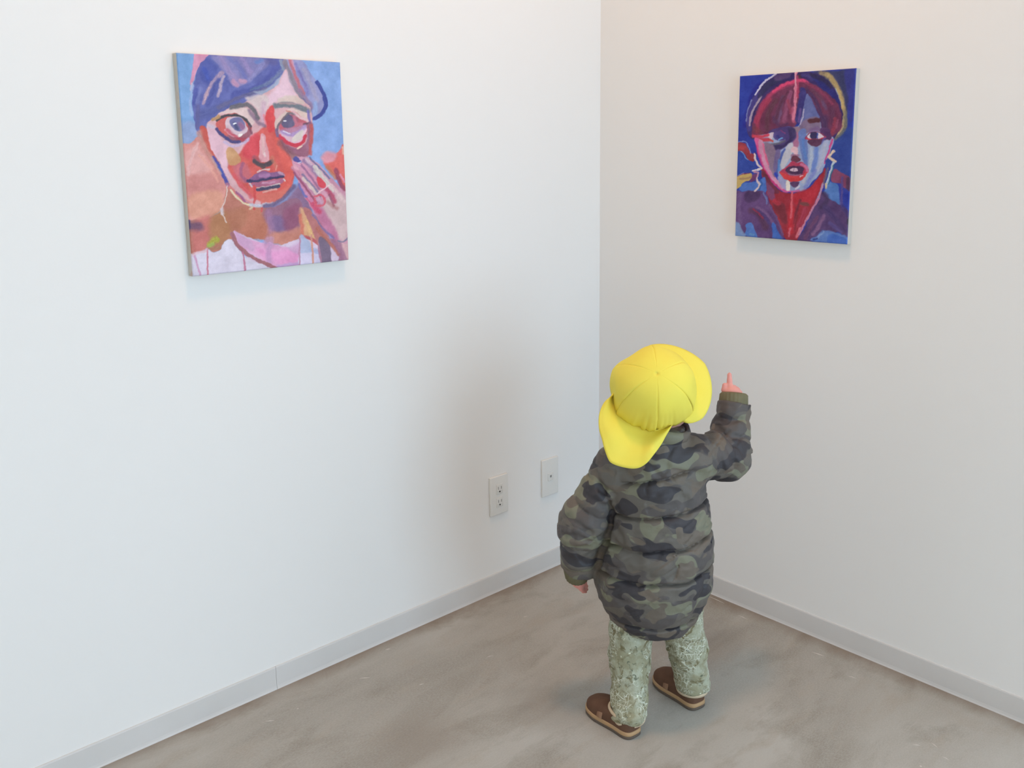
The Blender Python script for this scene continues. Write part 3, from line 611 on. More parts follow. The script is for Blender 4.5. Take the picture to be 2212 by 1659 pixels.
MIRROR = [
 (P,(36,54,160),6,1,[(60,90),(1090,30),(1060,1540),(20,1470)]),
 (P,(30,30,140),30,.8,[(200,260),(330,160),(300,260),(190,420),(180,520),(130,560)]),
 (P,(40,62,170),30,.7,[(100,140),(200,150),(150,420),(95,420)]),
 (P,(56,58,96),24,.9,[(700,100),(900,90),(1030,75),(1000,260),(960,600),(880,640),(930,400),(860,220)]),
 (P,(50,52,140),24,.8,[(960,90),(1050,75),(1040,420),(1000,500),(980,300)]),
 (P,(40,66,146),24,.9,[(870,640),(1040,560),(1040,900),(990,960),(880,880),(820,780)]),
 (P,(34,50,150),20,.7,[(95,560),(200,560),(240,700),(180,680),(95,660)]),
 # gold halo
 (S,(158,136,104),44,.9,[(770,105),(840,140),(900,230)],.5),
 (S,(178,156,108),40,.95,[(820,120),(880,190),(930,300),(945,420),(930,540)],.5),
 (S,(196,168,110),22,.9,[(900,240),(935,340),(945,450)],.5),
 (S,(130,125,100),40,.75,[(960,420),(965,520),(930,590),(880,630)],.6),
 (S,(186,164,130),22,.9,[(940,480),(930,570),(880,615)],.5),
 (S,(190,165,90),16,.8,[(900,590),(880,620)],.5),
 (S,(160,190,215),10,.8,[(885,235),(915,320),(930,370)],.5),
 # hair
 (P,(52,34,100),8,1,[(230,280),(290,190),(380,120),(480,100),(700,100),(800,150),(880,240),(925,350),(945,470),(920,560),(870,640),(800,640),(500,420),(240,640),(160,560),(170,400)]),
 (P,(72,62,140),16,.9,[(230,290),(280,250),(250,330),(200,480),(190,580),(160,560),(165,430),(200,340)]),
 (S,(200,198,225),14,1,[(232,280),(275,215),(330,160),(400,113)],.3),
 (S,(130,140,195),12,.85,[(205,330),(170,410),(158,500)],.5),
 (S,(176,160,178),16,.95,[(280,300),(230,380),(195,470),(185,535)],.3),
 (P,(40,36,84),16,.85,[(300,200),(400,150),(470,160),(360,220),(280,300),(250,300)]),
 (P,(92,66,116),20,.8,[(390,125),(500,105),(530,110),(500,150),(400,170)]),
 (P,(36,38,120),20,.9,[(680,130),(760,140),(850,220),(905,300),(915,360),(830,300),(740,200)]),
 (S,(40,30,70),34,.8,[(690,120),(780,160),(850,220)],.5),
 (S,(70,62,130),30,.7,[(620,120),(660,130),(690,160)],.6),
 (S,(70,44,56),26,.8,[(590,130),(600,150)],.6),
 (P,(110,46,82),14,1,[(240,620),(205,600),(215,500),(260,380),(330,290),(430,210),(545,170),(640,170),(760,230),(840,290),(900,350),(935,470),(930,560),(850,620),(790,600),(760,470),(690,330),(640,270),(600,400),(560,540),(500,540),(440,560),(330,600)]),
 (S,(176,58,102),40,.9,[(240,500),(290,370),(370,270),(460,210),(545,180)],.5),
 (S,(222,70,120),24,.9,[(380,255),(460,205),(545,175),(610,165),(660,185)],.5),
 (S,(164,50,84),34,.85,[(250,590),(255,490),(300,390),(350,320)],.6),
 (S,(92,50,70),40,.8,[(330,560),(340,440),(400,330)],.6),
 (S,(94,62,100),34,.8,[(460,300),(430,400),(390,500)],.6),
 (S,(150,82,122),34,.8,[(520,260),(490,380),(470,500)],.6),
 (S,(110,80,122),30,.8,[(440,420),(420,500)],.7),
 (S,(90,40,70),22,.8,[(500,260),(440,360),(400,480)],.6),
 (S,(84,44,88),26,.8,[(380,470),(430,540),(490,520)],.6),
 (S,(186,92,128),34,.85,[(540,400),(550,500)],.5),
 (S,(150,60,90),22,.85,[(500,330),(520,430)],.6),
 (S,(116,60,70),40,.6,[(230,560),(290,610)],.7),
 (S,(136,52,90),24,.85,[(650,190),(740,240),(810,300),(860,360)],.5),
 (S,(96,58,88),30,.7,[(700,250),(760,310),(800,380)],.6),
 (S,(70,44,92),34,.8,[(650,240),(720,330),(770,450),(800,560)],.5),
 (S,(104,76,120),26,.7,[(780,340),(810,400)],.7),
 (S,(90,48,84),50,.7,[(850,400),(870,520)],.6),
 (S,(150,54,78),26,.8,[(880,480),(870,560),(850,610)],.6),
 (S,(166,84,112),18,.7,[(905,490),(890,550)],.7),
 (S,(74,46,92),50,.8,[(800,470),(810,570),(830,620)],.6),
 # face
 (P,(150,166,204),8,1,[(235,640),(330,600),(430,560),(500,540),(580,545),(620,420),(650,280),(690,340),(750,470),(790,590),(870,640),(840,760),(800,860),(760,930),(690,1000),(630,1060),(520,1075),(440,1060),(360,960),(290,840)]),
 (P,(96,104,164),12,.95,[(610,480),(625,380),(655,275),(700,340),(740,440),(750,470),(670,490),(640,560),(590,560)]),
 (P,(52,46,120),10,.95,[(600,230),(640,240),(645,290),(620,400),(600,480),(580,530),(560,480),(580,360)]),
 (S,(112,86,152),24,.8,[(600,400),(590,500)],.6),
 (S,(184,176,206),9,1,[(632,400),(622,460),(598,525)],.4),
 (S,(216,130,158),22,.95,[(562,100),(560,250),(556,380),(545,480)],.35),
 (S,(226,190,200),9,.7,[(558,100),(560,200)],.5),
 (S,(204,70,110),18,.7,[(580,130),(580,200),(575,300)],.6),
 (P,(128,106,136),14,.9,[(600,530),(650,480),(740,470),(770,580),(720,570),(640,600),(600,600)]),
 (P,(150,120,136),12,.9,[(520,560),(570,545),(600,560),(590,600),(575,660),(570,740),(540,740),(545,640)]),
 (P,(176,112,150),12,.9,[(545,600),(580,600),(585,700),(560,720),(540,700)]),
 (S,(84,36,50),34,1,[(680,497),(745,490)],.3),
 (P,(98,120,186),12,.9,[(585,590),(640,560),(650,640),(660,720),(650,900),(600,740)]),
 (S,(86,126,196),24,.9,[(620,650),(630,740),(645,800)],.6),
 # left eye socket
 (P,(74,56,120),14,1,[(340,590),(430,550),(520,540),(560,580),(555,650),(500,690),(440,730),(370,745),(350,700),(420,680),(470,640)]),
 (P,(52,40,90),14,.9,[(500,550),(555,560),(560,620),(520,670),(440,720),(370,740),(380,700),(460,690),(510,640)]),
 (S,(96,92,110),20,.85,[(365,690),(420,680),(470,660)],.6),
 (P,(214,198,214),4,1,[(330,605),(385,590),(378,630),(358,650),(340,630)]),
 (P,(80,66,134),8,1,[(385,600),(430,575),(470,590),(475,640),(440,660),(395,650)]),
 (S,(50,50,130),24,.9,[(415,625),(430,640)],.6),
 (S,(110,165,224),12,1,[(420,655),(452,635)],.5),
 (S,(140,60,120),10,.8,[(440,575),(475,600)],.6),
 (S,(206,60,84),26,.95,[(215,620),(290,625),(335,610)],.4),
 (S,(196,52,74),30,.95,[(250,650),(300,655),(340,650)],.4),
 (S,(196,66,60),14,.9,[(350,655),(375,665)],.5),
 (P,(212,90,150),10,1,[(228,640),(290,665),(320,760),(350,880),(420,990),(500,1060),(480,1085),(400,1030),(330,950),(270,800)]),
 (P,(208,150,182),8,.95,[(258,668),(298,665),(310,760),(345,880),(420,980),(470,1040),(440,1050),(360,960),(290,820)]),
 (S,(220,100,140),20,.8,[(300,690),(320,790),(340,850)],.5),
 (S,(196,40,120),12,.8,[(240,700),(280,840),(350,960),(440,1060)],.5),
 (P,(138,116,140),16,.95,[(310,680),(370,690),(400,740),(440,760),(430,860),(400,960),(360,900),(330,800)]),
 (P,(112,98,150),16,.9,[(400,740),(440,740),(420,840),(400,920),(380,880)]),
 (P,(196,196,208),12,.95,[(500,690),(540,680),(540,740),(500,820),(460,890),(440,860),(460,760)]),
 (S,(70,90,170),18,.9,[(470,730),(440,800),(420,880),(405,950)],.5),
 (S,(90,140,205),16,.9,[(430,820),(425,900)],.6),
 (S,(40,60,180),22,.95,[(400,930),(420,970)],.5),
 (P,(160,160,205),12,.9,[(420,950),(470,980),(520,1060),(490,1070),(430,1010)]),
 # right eye
 (S,(126,96,146),40,.8,[(680,580),(740,560)],.6),
 (P,(84,48,100),10,1,[(760,560),(830,560),(850,640),(800,660),(770,620)]),
 (S,(140,54,96),14,.95,[(640,640),(680,600),(740,590),(790,620)],.4),
 (P,(214,204,220),4,1,[(655,625),(690,598),(740,590),(790,625),(780,640),(700,648)]),
 (P,(52,44,92),5,1,[(680,600),(700,588),(730,592),(742,620),(725,645),(690,640)]),
 (S,(60,80,170),9,.9,[(738,595),(738,640)],.6),
 (S,(196,48,72),14,1,[(650,640),(700,650),(760,645),(800,630)],.35),
 (P,(92,50,84),8,1,[(660,655),(780,645),(765,690),(730,705),(690,700)]),
 (S,(90,90,170),22,.7,[(795,640),(780,680)],.6),
 # right cheek streaks
 (P,(166,176,210),10,.9,[(780,680),(830,660),(810,780),(760,900),(740,860)]),
 (S,(100,130,205),34,.85,[(730,720),(725,800),(700,900)],.5),
 (S,(176,190,212),24,.9,[(690,720),(685,820),(670,900)],.5),
 (S,(178,184,210),24,.8,[(800,690),(780,800),(740,900)],.5),
 (S,(190,190,205),26,.85,[(650,920),(620,1000)],.6),
 (S,(120,130,200),30,.8,[(720,900),(680,970),(640,1040)],.6),
 (S,(206,70,140),16,.95,[(858,650),(835,730),(800,840)],.4),
 # nose & mouth
 (P,(222,184,196),8,1,[(525,725),(550,710),(578,720),(580,750),(570,785),(540,760),(525,750)]),
 (S,(160,100,130),20,.7,[(530,780),(580,780)],.6),
 (P,(100,48,70),10,1,[(530,790),(570,785),(600,815),(560,840),(520,820)]),
 (P,(176,56,90),8,1,[(430,920),(480,870),(530,830),(570,840),(610,830),(665,890),(650,930),(600,960),(500,960)]),
 (S,(206,120,160),24,.9,[(610,850),(650,880),(655,910)],.5),
 (P,(74,42,82),6,1,[(475,905),(500,870),(560,865),(610,870),(628,900),(600,935),(520,935)]),
 (P,(206,180,200),4,1,[(515,890),(535,882),(575,884),(578,902),(545,906),(518,902)]),
 (S,(90,60,100),4,.9,[(547,882),(547,905)],.5),
 (S,(150,110,140),12,.8,[(500,928),(560,940),(600,935)],.6),
 (P,(206,58,64),8,1,[(430,915),(470,925),(520,945),(600,945),(650,910),(640,950),(600,985),(530,995),(470,970)]),
 (S,(226,190,200),9,.9,[(595,950),(620,940)],.5),
 (P,(86,56,100),8,1,[(520,1000),(590,995),(575,1030),(540,1040)]),
 (P,(230,222,214),5,1,[(482,1000),(500,985),(518,1010),(515,1060),(490,1065)]),
 (S,(214,206,220),14,.9,[(560,1050),(590,1030)],.5),
 (S,(206,90,160),14,.9,[(470,1075),(540,1070),(590,1060)],.5),
 # neck
 (P,(156,40,58),10,1,[(280,910),(310,900),(360,1000),(440,1070),(520,1090),(620,1075),(690,1020),(760,940),(800,880),(800,970),(740,1120),(660,1280),(590,1440),(560,1475),(480,1470),(420,1320),(340,1140)]),
 (P,(110,40,66),14,.95,[(280,910),(320,920),(380,1010),(430,1080),(360,1090),(320,1010)]),
 (P,(124,74,122),14,.8,[(320,1000),(380,1060),(390,1140),(340,1120)]),
 (P,(184,38,56),20,.9,[(540,1090),(680,1040),(760,960),(760,1030),(680,1180),(560,1180)]),
 (P,(116,42,58),20,.8,[(380,1160),(470,1180),(490,1330),(450,1320),(400,1240)]),
 (S,(190,48,70),34,.8,[(390,1150),(420,1170)],.6),
 (S,(110,36,56),20,.8,[(600,1140),(560,1260),(540,1330)],.6),
 (S,(104,66,66),30,.85,[(610,1170),(660,1180)],.6),
 (S,(168,56,84),40,.8,[(640,1220),(590,1350)],.6),
 (S,(200,40,56),44,.8,[(530,1200),(520,1330),(520,1400)],.6),
 (S,(120,36,52),14,.7,[(575,1270),(555,1380)],.6),
 (S,(214,98,112),18,.95,[(534,1080),(528,1180),(522,1290)],.4),
 (S,(206,110,128),16,.8,[(520,1370),(505,1440)],.5),
 (S,(216,120,134),22,.95,[(600,1370),(570,1440)],.4),
 # jacket left
 (P,(70,110,190),10,1,[(120,1010),(180,1000),(260,990),(310,960),(320,1080),(230,1080),(110,1070)]),
 (P,(96,64,120),10,1,[(78,1085),(120,1075),(300,1075),(345,1160),(400,1260),(460,1440),(440,1480),(260,1450),(150,1440),(75,1320)]),
 (P,(72,46,92),20,.9,[(150,1080),(270,1075),(250,1140),(160,1160)]),
 (S,(86,48,80),50,.8,[(200,1230),(260,1260),(320,1370)],.6),
 (S,(156,42,76),14,.85,[(215,1215),(270,1260),(300,1290)],.6),
 (S,(126,92,140),22,.8,[(250,1200),(320,1250),(380,1330)],.6),
 (S,(74,56,120),22,.8,[(260,1230),(330,1300),(380,1400)],.6),
 (S,(118,90,140),30,.7,[(110,1100),(100,1220),(110,1320)],.6),
 (S,(112,80,130),16,.8,[(345,1180),(410,1300),(460,1420)],.5),
 (S,(110,130,190),12,.85,[(300,1085),(325,1140),(325,1170)],.5),
 (P,(80,120,196),8,1,[(160,1340),(200,1330),(225,1380),(250,1450),(150,1435),(155,1390)]),
 (P,(130,160,204),14,.9,[(66,1330),(95,1330),(130,1390),(150,1440),(60,1440)]),
 (P,(64,104,188),8,1,[(370,1340),(390,1330),(420,1400),(455,1465),(380,1455),(375,1400)]),
 (S,(108,160,200),20,.6,[(190,1420),(220,1430)],.6),
 # jacket right
 (P,(130,62,98),10,1,[(870,890),(940,920),(1000,960),(995,1070),(960,1080),(930,1010),(850,990)]),
 (S,(72,44,78),30,.9,[(985,970),(985,1060)],.5),
 (P,(84,126,196),10,1,[(820,1000),(860,1000),(910,1030),(925,1180),(870,1160),(820,1140),(790,1090)]),
 (P,(40,56,160),10,.95,[(915,1040),(1000,1080),(995,1260),(930,1180)]),
 (S,(88,72,140),20,.8,[(940,960),(935,1080),(930,1180)],.5),
 (P,(84,58,110),10,1,[(770,1080),(830,1130),(920,1180),(995,1250),(990,1440),(900,1400),(800,1440),(680,1480),(580,1475),(640,1360),(720,1180)]),
 (S,(66,46,88),40,.85,[(790,1090),(820,1140),(770,1200)],.6),
 (S,(70,52,106),44,.8,[(800,1200),(880,1290),(960,1390)],.6),
 (S,(112,68,108),30,.8,[(740,1280),(680,1370),(640,1450)],.6),
 (S,(140,100,142),30,.85,[(790,1270),(740,1370),(700,1420)],.6),
 (S,(64,52,120),30,.7,[(940,1190),(985,1260)],.6),
 (S,(54,44,60),14,.9,[(985,1300),(988,1360)],.5),
 (S,(90,78,140),30,.8,[(840,1330),(930,1400)],.6),
 (P,(92,128,196),16,.95,[(680,1470),(740,1430),(780,1390),(870,1400),(960,1430),(985,1460),(975,1500),(800,1490)]),
 (P,(66,104,192),14,.9,[(840,1420),(960,1450),(975,1500),(830,1495)]),
 (S,(140,165,210),16,.7,[(740,1450),(790,1400)],.6),
 (S,(44,60,130),14,.9,[(708,1465),(735,1455)],.5),
 (S,(196,130,160),18,1,[(785,1000),(745,1130),(690,1230),(630,1340),(590,1420)],.35),
 (S,(160,150,190),14,.8,[(780,1010),(745,1120)],.5),
 (S,(104,96,120),20,.85,[(830,850),(810,930),(790,1000)],.5),
 # ear-ring on the right
 (S,(40,66,146),34,.9,[(820,830),(830,860)],.4),
 (S,(222,200,180),20,1,[(872,742),(845,775),(835,795),(870,815)],.35),
 (S,(220,196,176),20,1,[(835,795),(875,820),(885,825)],.4),
 (S,(184,200,216),16,1,[(872,830),(850,890),(830,950),(808,1030)],.35),
 (S,(50,110,130),10,.8,[(870,860),(845,940),(828,1010)],.5),
 (S,(212,190,150),18,.9,[(808,1010),(806,1040)],.5),
 # red shape and gold band on the left
 (P,(152,52,68),6,1,[(85,680),(150,680),(185,740),(210,770),(235,760),(225,825),(180,820),(140,760),(85,755)]),
 (S,(190,62,66),34,.7,[(100,715),(130,720)],.6),
 (S,(130,150,215),8,.9,[(92,672),(150,665),(180,710),(195,765)],.5),
 (S,(120,170,225),8,.9,[(88,757),(125,750),(150,790),(180,825)],.5),
 (P,(40,66,158),8,1,[(85,765),(125,757),(160,810),(225,835),(240,880),(215,920),(80,945)]),
 (S,(130,40,84),10,.9,[(82,960),(130,935),(190,922)],.5),
 (S,(150,165,220),6,.8,[(82,948),(140,925)],.5),
 (P,(192,164,96),6,1,[(78,965),(140,935),(200,925),(208,955),(180,985),(130,1005),(110,1040),(78,1050)]),
 (S,(160,126,96),14,.8,[(110,975),(160,968),(195,955)],.5),
 (S,(220,206,208),16,1,[(228,770),(240,830),(285,885)],.35),
 (S,(224,214,220),14,1,[(215,905),(250,895),(285,888)],.35),
 (S,(206,150,170),18,.9,[(228,915),(255,920),(252,950)],.4),
 (S,(216,196,200),14,1,[(248,960),(250,990),(268,1010),(260,1040),(232,1070)],.35),
 (S,(40,80,150),14,.7,[(280,910),(270,970),(285,1010),(265,1060)],.6),
 (P,(130,60,100),10,.8,[(215,940),(245,930),(240,975),(200,1000),(190,985)]),
]

def homography(src, dst):
    A = []
    for (x, y), (u, v) in zip(src, dst):
        A.append([x, y, 1, 0, 0, 0, -u * x, -u * y, -u]); A.append([0, 0, 0, x, y, 1, -v * x, -v * y, -v])
    return np.linalg.svd(np.array(A, float))[2][-1].reshape(3, 3)

def lin_np(c):
    c = c / 255
    return np.where(c <= .04045, c / 12.92, ((c + .055) / 1.055) ** 2.4)

oil = M('oil_paint', .42, .35)
at = oil.n('ShaderNodeAttribute'); at.attribute_name = 'paint'
oil.color(at.outputs['Color'])
vv = oil.map()
oil.bump(oil.noise(vv, 420, 3, .6), .25, .0006)

def primed(name, blotch, thr):
    m = M(name, .8, .2)
    s = m.noise(m.map((1, 1, .35)), 26, 4, .6)
    t = m.noise(m.map((1, 1, 1), (4, 2, 1)), 14, 3, .6)
    c = m.mix(t, (216, 210, 200), (196, 188, 178))
    m.color(m.mix(m.step(s, thr, thr + .1), c, blotch))
    m.bump(m.noise(m.map(), 700, 2), .3, .0006)
    return m

def painting(label, origin, ux, nrm, width, height, depth, quad, ops, seed, nu, nv, gain, edge):
    """Stretched canvas: origin = lower left corner on the wall, ux along the wall, nrm out of it."""
    ux, nrm, uz = Vector(ux), Vector(nrm), Vector((0, 0, 1))
    o = Vector(origin)
    def P(u, w, d):
        return o + ux * (u * width) + uz * (w * height) + nrm * d
    r = .0028
    us = np.linspace(0, 1, nu); vs = np.linspace(0, 1, nv)
    U, V = np.meshgrid(us, vs, indexing='ij')
    h = homography([(0, 1), (1, 1), (1, 0), (0, 0)], quad)
    q = np.stack([U, V, np.ones_like(U)], -1) @ h.T
    X, Y = q[..., 0] / q[..., 2], q[..., 1] / q[..., 2]
    rgb = lin_np(paint(X.ravel(), Y.ravel(), ops, seed)) * gain
    col = np.concatenate([rgb, np.ones((len(rgb), 1))], 1)
    def drop(d):
        k = np.clip(1 - d / r, 0, 1)
        return r * (1 - np.sqrt(1 - k * k))
    ex = np.minimum(U, 1 - U) * width; ey = np.minimum(V, 1 - V) * height
    dep = depth - np.maximum(drop(ex), drop(ey)) + .0003 * (value_noise(X, Y, 7, seed) - .5)
    pos = np.array(o) + U[..., None] * np.array(ux) * width + V[..., None] * np.array(uz) * height + dep[..., None] * np.array(nrm)
    pos = pos - np.array(o)
    F = grid_faces(nu, nv)
    if ux.cross(uz).dot(nrm) < 0: F = F[:, ::-1]
    # wrapped canvas box behind the front
    root = put('painting', box('wrapped_canvas', (0, 0, 0), (1, 1, 1)), edge, smooth=False, loc=o)
    for vtx in root.data.vertices:
        a, b, c = vtx.co
        vtx.co = (ux * (a * width) + uz * (b * height) + nrm * (.0005 + c * (depth - r - .0006)))
    tag(root, label, 'painting')
    bm = bmesh.new(); bm.from_mesh(root.data); bmesh.ops.recalc_face_normals(bm, faces=bm.faces); bm.to_mesh(root.data); bm.free()
    put('painted_front', mesh_np('painted_front', pos.reshape(-1, 3), F, col), oil, root)
    return root

P1X0, P1X1, P1Z0, P1Z1 = -1.3365, -.9393, 1.0607, 1.5347
P2Y0, P2Y1, P2Z0, P2Z1 = -.5190, -.8493, 1.0838, 1.5104
painting('larger portrait painting with hand raised to a red face, on wall with outlets',
         (P1X0, 0, P1Z0), (1, 0, 0), (0, -1, 0), P1X1 - P1X0, P1Z1 - P1Z0, .022,
         [(97, 77), (1208, 138), (1262, 1478), (212, 1589)], WOMAN, 5, 330, 400, GAIN1, primed('primed_canvas_pink', (206, 120, 110), .60))
painting('smaller deep blue portrait painting with open mouth and crimson hair, above the pointing finger',
         (0, P2Y0, P2Z0), (0, -1, 0), (-1, 0, 0), P2Y0 - P2Y1, P2Z1 - P2Z0, .020,
         [(104, 130), (1050, 66), (976, 1503), (66, 1437)], MIRROR, 5, 240, 320, GAIN2, primed('primed_canvas_blue', (120, 130, 180), .66))

# ---------------------------------------------------------------- wall plates
plast = M('white_plastic_plate', .35, .45); plast.color((232, 231, 226))
plast2 = M('white_plastic_insert', .35, .45); plast2.color((226, 225, 220))
slot_m = M('slot_shadow_grey', .6, .2); slot_m.color((150, 148, 144))
hole_m = M('dark_hole', .7, .2); hole_m.color((24, 22, 22))

def plate(name, x, z, label, cat):
    o = put(name, box(name, (-.035, -.0075, -.06), (.035, 0, .06), .0022, 3), plast, loc=(x, 0, z))
    return tag(o, label, cat)

def small(name, parent, lo, hi, mat, bev=.0006):
    return put(name, box(name, lo, hi, bev, 2), mat, parent)

t = plate('wall_outlet', -.4454, .3073, 'white wall outlet plate with two sockets, lower and left of the blank jack plate', 'outlet')
for dz in (.0195, -.0215):
    s = small('socket', t, (-.0125, -.0092, dz - .0155), (.0125, -.0070, dz + .0150), plast2, .0008)
    for dx in (-.0055, .0060):
        small('slot', s, (dx - .0011, -.0097, dz - .0005), (dx + .0011, -.0085, dz + .0080), slot_m, .0002)
    me = bpy.data.meshes.new('ground_hole')
    bm = bmesh.new()
    bmesh.ops.create_cone(bm, cap_ends=True, segments=16, radius1=.0024, radius2=.0024, depth=.0014, matrix=Matrix.Translation((0, -.0090, dz - .0078)) @ Matrix.Rotation(math.pi / 2, 4, 'X'))
    bm.to_mesh(me); bm.free()
    put('ground_hole', me, hole_m, s)
    small('ledge', s, (-.0105, -.0100, dz - .0046), (.0105, -.0085, dz - .0038), plast2, .0003)
t = plate('jack_plate', -.2321, .3087, 'white wall plate with one small jack in its middle, nearer the corner', 'wall plate')
s = small('jack', t, (-.0115, -.0092, -.0105), (.0115, -.0070, .0125), plast2, .0008)
small('jack_opening', s, (-.0038, -.0096, -.0010), (.0038, -.0085, .0062), slot_m, .0003)
small('ledge', s, (-.0105, -.0104, -.0108), (.0105, -.0085, -.0088), plast2, .0004)

# ---------------------------------------------------------------- signed distance fields -> meshes
def smin(a, b, k):
    h = np.clip(k - np.abs(a - b), 0, None) / k
    return np.minimum(a, b) - h * h * k * .25

class Field:
    def __init__(self, lo, hi, h):
        self.lo = np.array(lo, np.float32); self.h = h
        self.n = [int(math.ceil((hi[i] - lo[i]) / h)) + 1 for i in range(3)]
        self.d = np.full(self.n, .06, np.float32)
    def axes(self, sl=(slice(None),) * 3):
        ax = [(self.lo[i] + self.h * np.arange(self.n[i], dtype=np.float32))[sl[i]] for i in range(3)]
        return np.meshgrid(*ax, indexing='ij', sparse=True)
    def block(self, lo, hi, pad):
        out = []
        for i in range(3):
            a = max(0, int((lo[i] - pad - self.lo[i]) / self.h)); b = min(self.n[i], int((hi[i] + pad - self.lo[i]) / self.h) + 2)
            out.append(slice(a, b))
        return tuple(out)
    def cone(self, a, b, ra, rb, k=.01):
        a = np.array(a, np.float32); b = np.array(b, np.float32); r = max(ra, rb)
        sl = self.block(np.minimum(a, b) - r, np.maximum(a, b) + r, k + 4 * self.h)
        x, y, z = self.axes(sl)
        self.d[sl] = smin(self.d[sl], seg_dist(x, y, z, a, b, ra, rb)[0], k)
    def ell(self, c, R, rad, k=.01):
        c = np.array(c, np.float32); r = max(rad)
        sl = self.block(c - r, c + r, k + 4 * self.h)
        x, y, z = self.axes(sl)
        self.d[sl] = smin(self.d[sl], ell_dist(x, y, z, c, R, rad), k)
    def cut(self, c, R, rad, k=.006):
        c = np.array(c, np.float32); r = max(rad)
        sl = self.block(c - r, c + r, k + 4 * self.h)
        x, y, z = self.axes(sl)
        self.d[sl] = -smin(-self.d[sl], ell_dist(x, y, z, c, R, rad), k)
    def mesh(self, name, colors=None, relax=1):
        V, F = surface_nets(self.d, self.lo, self.h)
        for _ in range(relax):
            V = smooth_verts(V, F)
        return mesh_np(name, V, F, colors(V) if colors else None)

def seg_dist(x, y, z, a, b, ra, rb):
    ab = b - a; L2 = float(ab @ ab) + 1e-12
    t = np.clip(((x - a[0]) * ab[0] + (y - a[1]) * ab[1] + (z - a[2]) * ab[2]) / L2, 0, 1)
    d = np.sqrt((x - a[0] - t * ab[0]) ** 2 + (y - a[1] - t * ab[1]) ** 2 + (z - a[2] - t * ab[2]) ** 2)
    return d - (ra + (rb - ra) * t), t

def ell_dist(x, y, z, c, R, rad):
    p = [(x - c[0]) * R[i][0] + (y - c[1]) * R[i][1] + (z - c[2]) * R[i][2] for i in range(3)]
    k0 = np.sqrt(sum((p[i] / rad[i]) ** 2 for i in range(3))); k1 = np.sqrt(sum((p[i] / rad[i] ** 2) ** 2 for i in range(3)))
    return k0 * (k0 - 1) / np.maximum(k1, 1e-6)

EYE3 = ((1, 0, 0), (0, 1, 0), (0, 0, 1))

def surface_nets(D, lo, h):
    s = D < 0
    c = [s[i:s.shape[0] - 1 + i, j:s.shape[1] - 1 + j, k:s.shape[2] - 1 + k] for i in (0, 1) for j in (0, 1) for k in (0, 1)]
    cnt = sum(a.astype(np.uint8) for a in c)
    act = (cnt > 0) & (cnt < 8)
    I = np.argwhere(act)
    ident = np.full(act.shape, -1, np.int64); ident[act] = np.arange(len(I))
    acc = np.zeros((len(I), 3)); num = np.zeros(len(I))
    corners = [(i, j, k) for i in (0, 1) for j in (0, 1) for k in (0, 1)]
    val = {co: D[I[:, 0] + co[0], I[:, 1] + co[1], I[:, 2] + co[2]].astype(float) for co in corners}
    for co in corners:
        for ax in range(3):
            if co[ax]: continue
            c2 = tuple(co[q] + (q == ax) for q in range(3))
            a, b = val[co], val[c2]
            m = (a < 0) != (b < 0)
            t = np.where(m, a / np.where(m, a - b, 1), 0)
            for q in range(3):
                acc[:, q] += np.where(m, co[q] + (t if q == ax else 0), 0)
            num += m
    V = (I + acc / num[:, None]) * h + lo
    faces = []
    for ax in range(3):
        o1, o2 = (ax + 1) % 3, (ax + 2) % 3
        sh = list(D.shape)
        lo_i = [slice(1, -1)] * 3; hi_i = [slice(1, -1)] * 3
        lo_i[ax] = slice(0, sh[ax] - 1); hi_i[ax] = slice(1, sh[ax])
        a = s[tuple(lo_i)]; b = s[tuple(hi_i)]
        E = np.argwhere(a != b)
        if not len(E): continue
        inside_first = a[tuple(E.T)]
        base_ = E.copy(); base_[:, o1] += 1; base_[:, o2] += 1
        def cell(d1, d2):
            q = base_.copy(); q[:, o1] += d1; q[:, o2] += d2
            return ident[q[:, 0], q[:, 1], q[:, 2]]
        quad = np.stack([cell(-1, -1), cell(0, -1), cell(0, 0), cell(-1, 0)], 1)
        quad[~inside_first] = quad[~inside_first][:, ::-1]
        faces.append(quad)
    F = np.concatenate(faces)
    return V, F[(F >= 0).all(1)]

def smooth_verts(V, F, w=.5):
    s = np.zeros_like(V); n = np.zeros(len(V))
    for i in range(4):
        for j in (1, 3):
            np.add.at(s, F[:, i], V[F[:, (i + j) % 4]]); np.add.at(n, F[:, i], 1)
    return V * (1 - w) + w * s / np.maximum(n, 1)[:, None]

def noise3(x, y, z, cell, seed):
    g = np.random.RandomState(seed).rand(24, 24, 24).astype(np.float32)
    f = [np.asarray(v / c + 50, np.float32) for v, c in zip((x, y, z), cell)]
    i = [np.floor(v).astype(int) for v in f]; t = [a - b for a, b in zip(f, i)]
    t = [v * v * (3 - 2 * v) for v in t]
    r = 0
    for a in (0, 1):
        for b in (0, 1):
            for c in (0, 1):
                wgt = (t[0] if a else 1 - t[0]) * (t[1] if b else 1 - t[1]) * (t[2] if c else 1 - t[2])
                r = r + wgt * g[(i[0] + a) % 24, (i[1] + b) % 24, (i[2] + c) % 24]
    return r - .5

def polyline_dist(x, y, z, pts):
    best = None
    for a, b in zip(pts[:-1], pts[1:]):
        d = seg_dist(x, y, z, np.array(a, np.float32), np.array(b, np.float32), 0, 0)[0]
        best = d if best is None else np.minimum(best, d)
    return best

# ---------------------------------------------------------------- the child
ORG, RZ = (-.586, -.716, 0), math.radians(-43.0214)

def unit(v):
    v = np.array(v, float); return v / np.linalg.norm(v)

# cap frame: axis through the top of the crown, e1 / e2 across it, brim towards BRIM degrees
CAPC = np.array((-.016, -.030, .805)); CA = unit((-.04, -.82, .57))
E1 = unit(np.array((1, 0, 0)) - CA[0] * CA); E2 = np.cross(CA, E1)
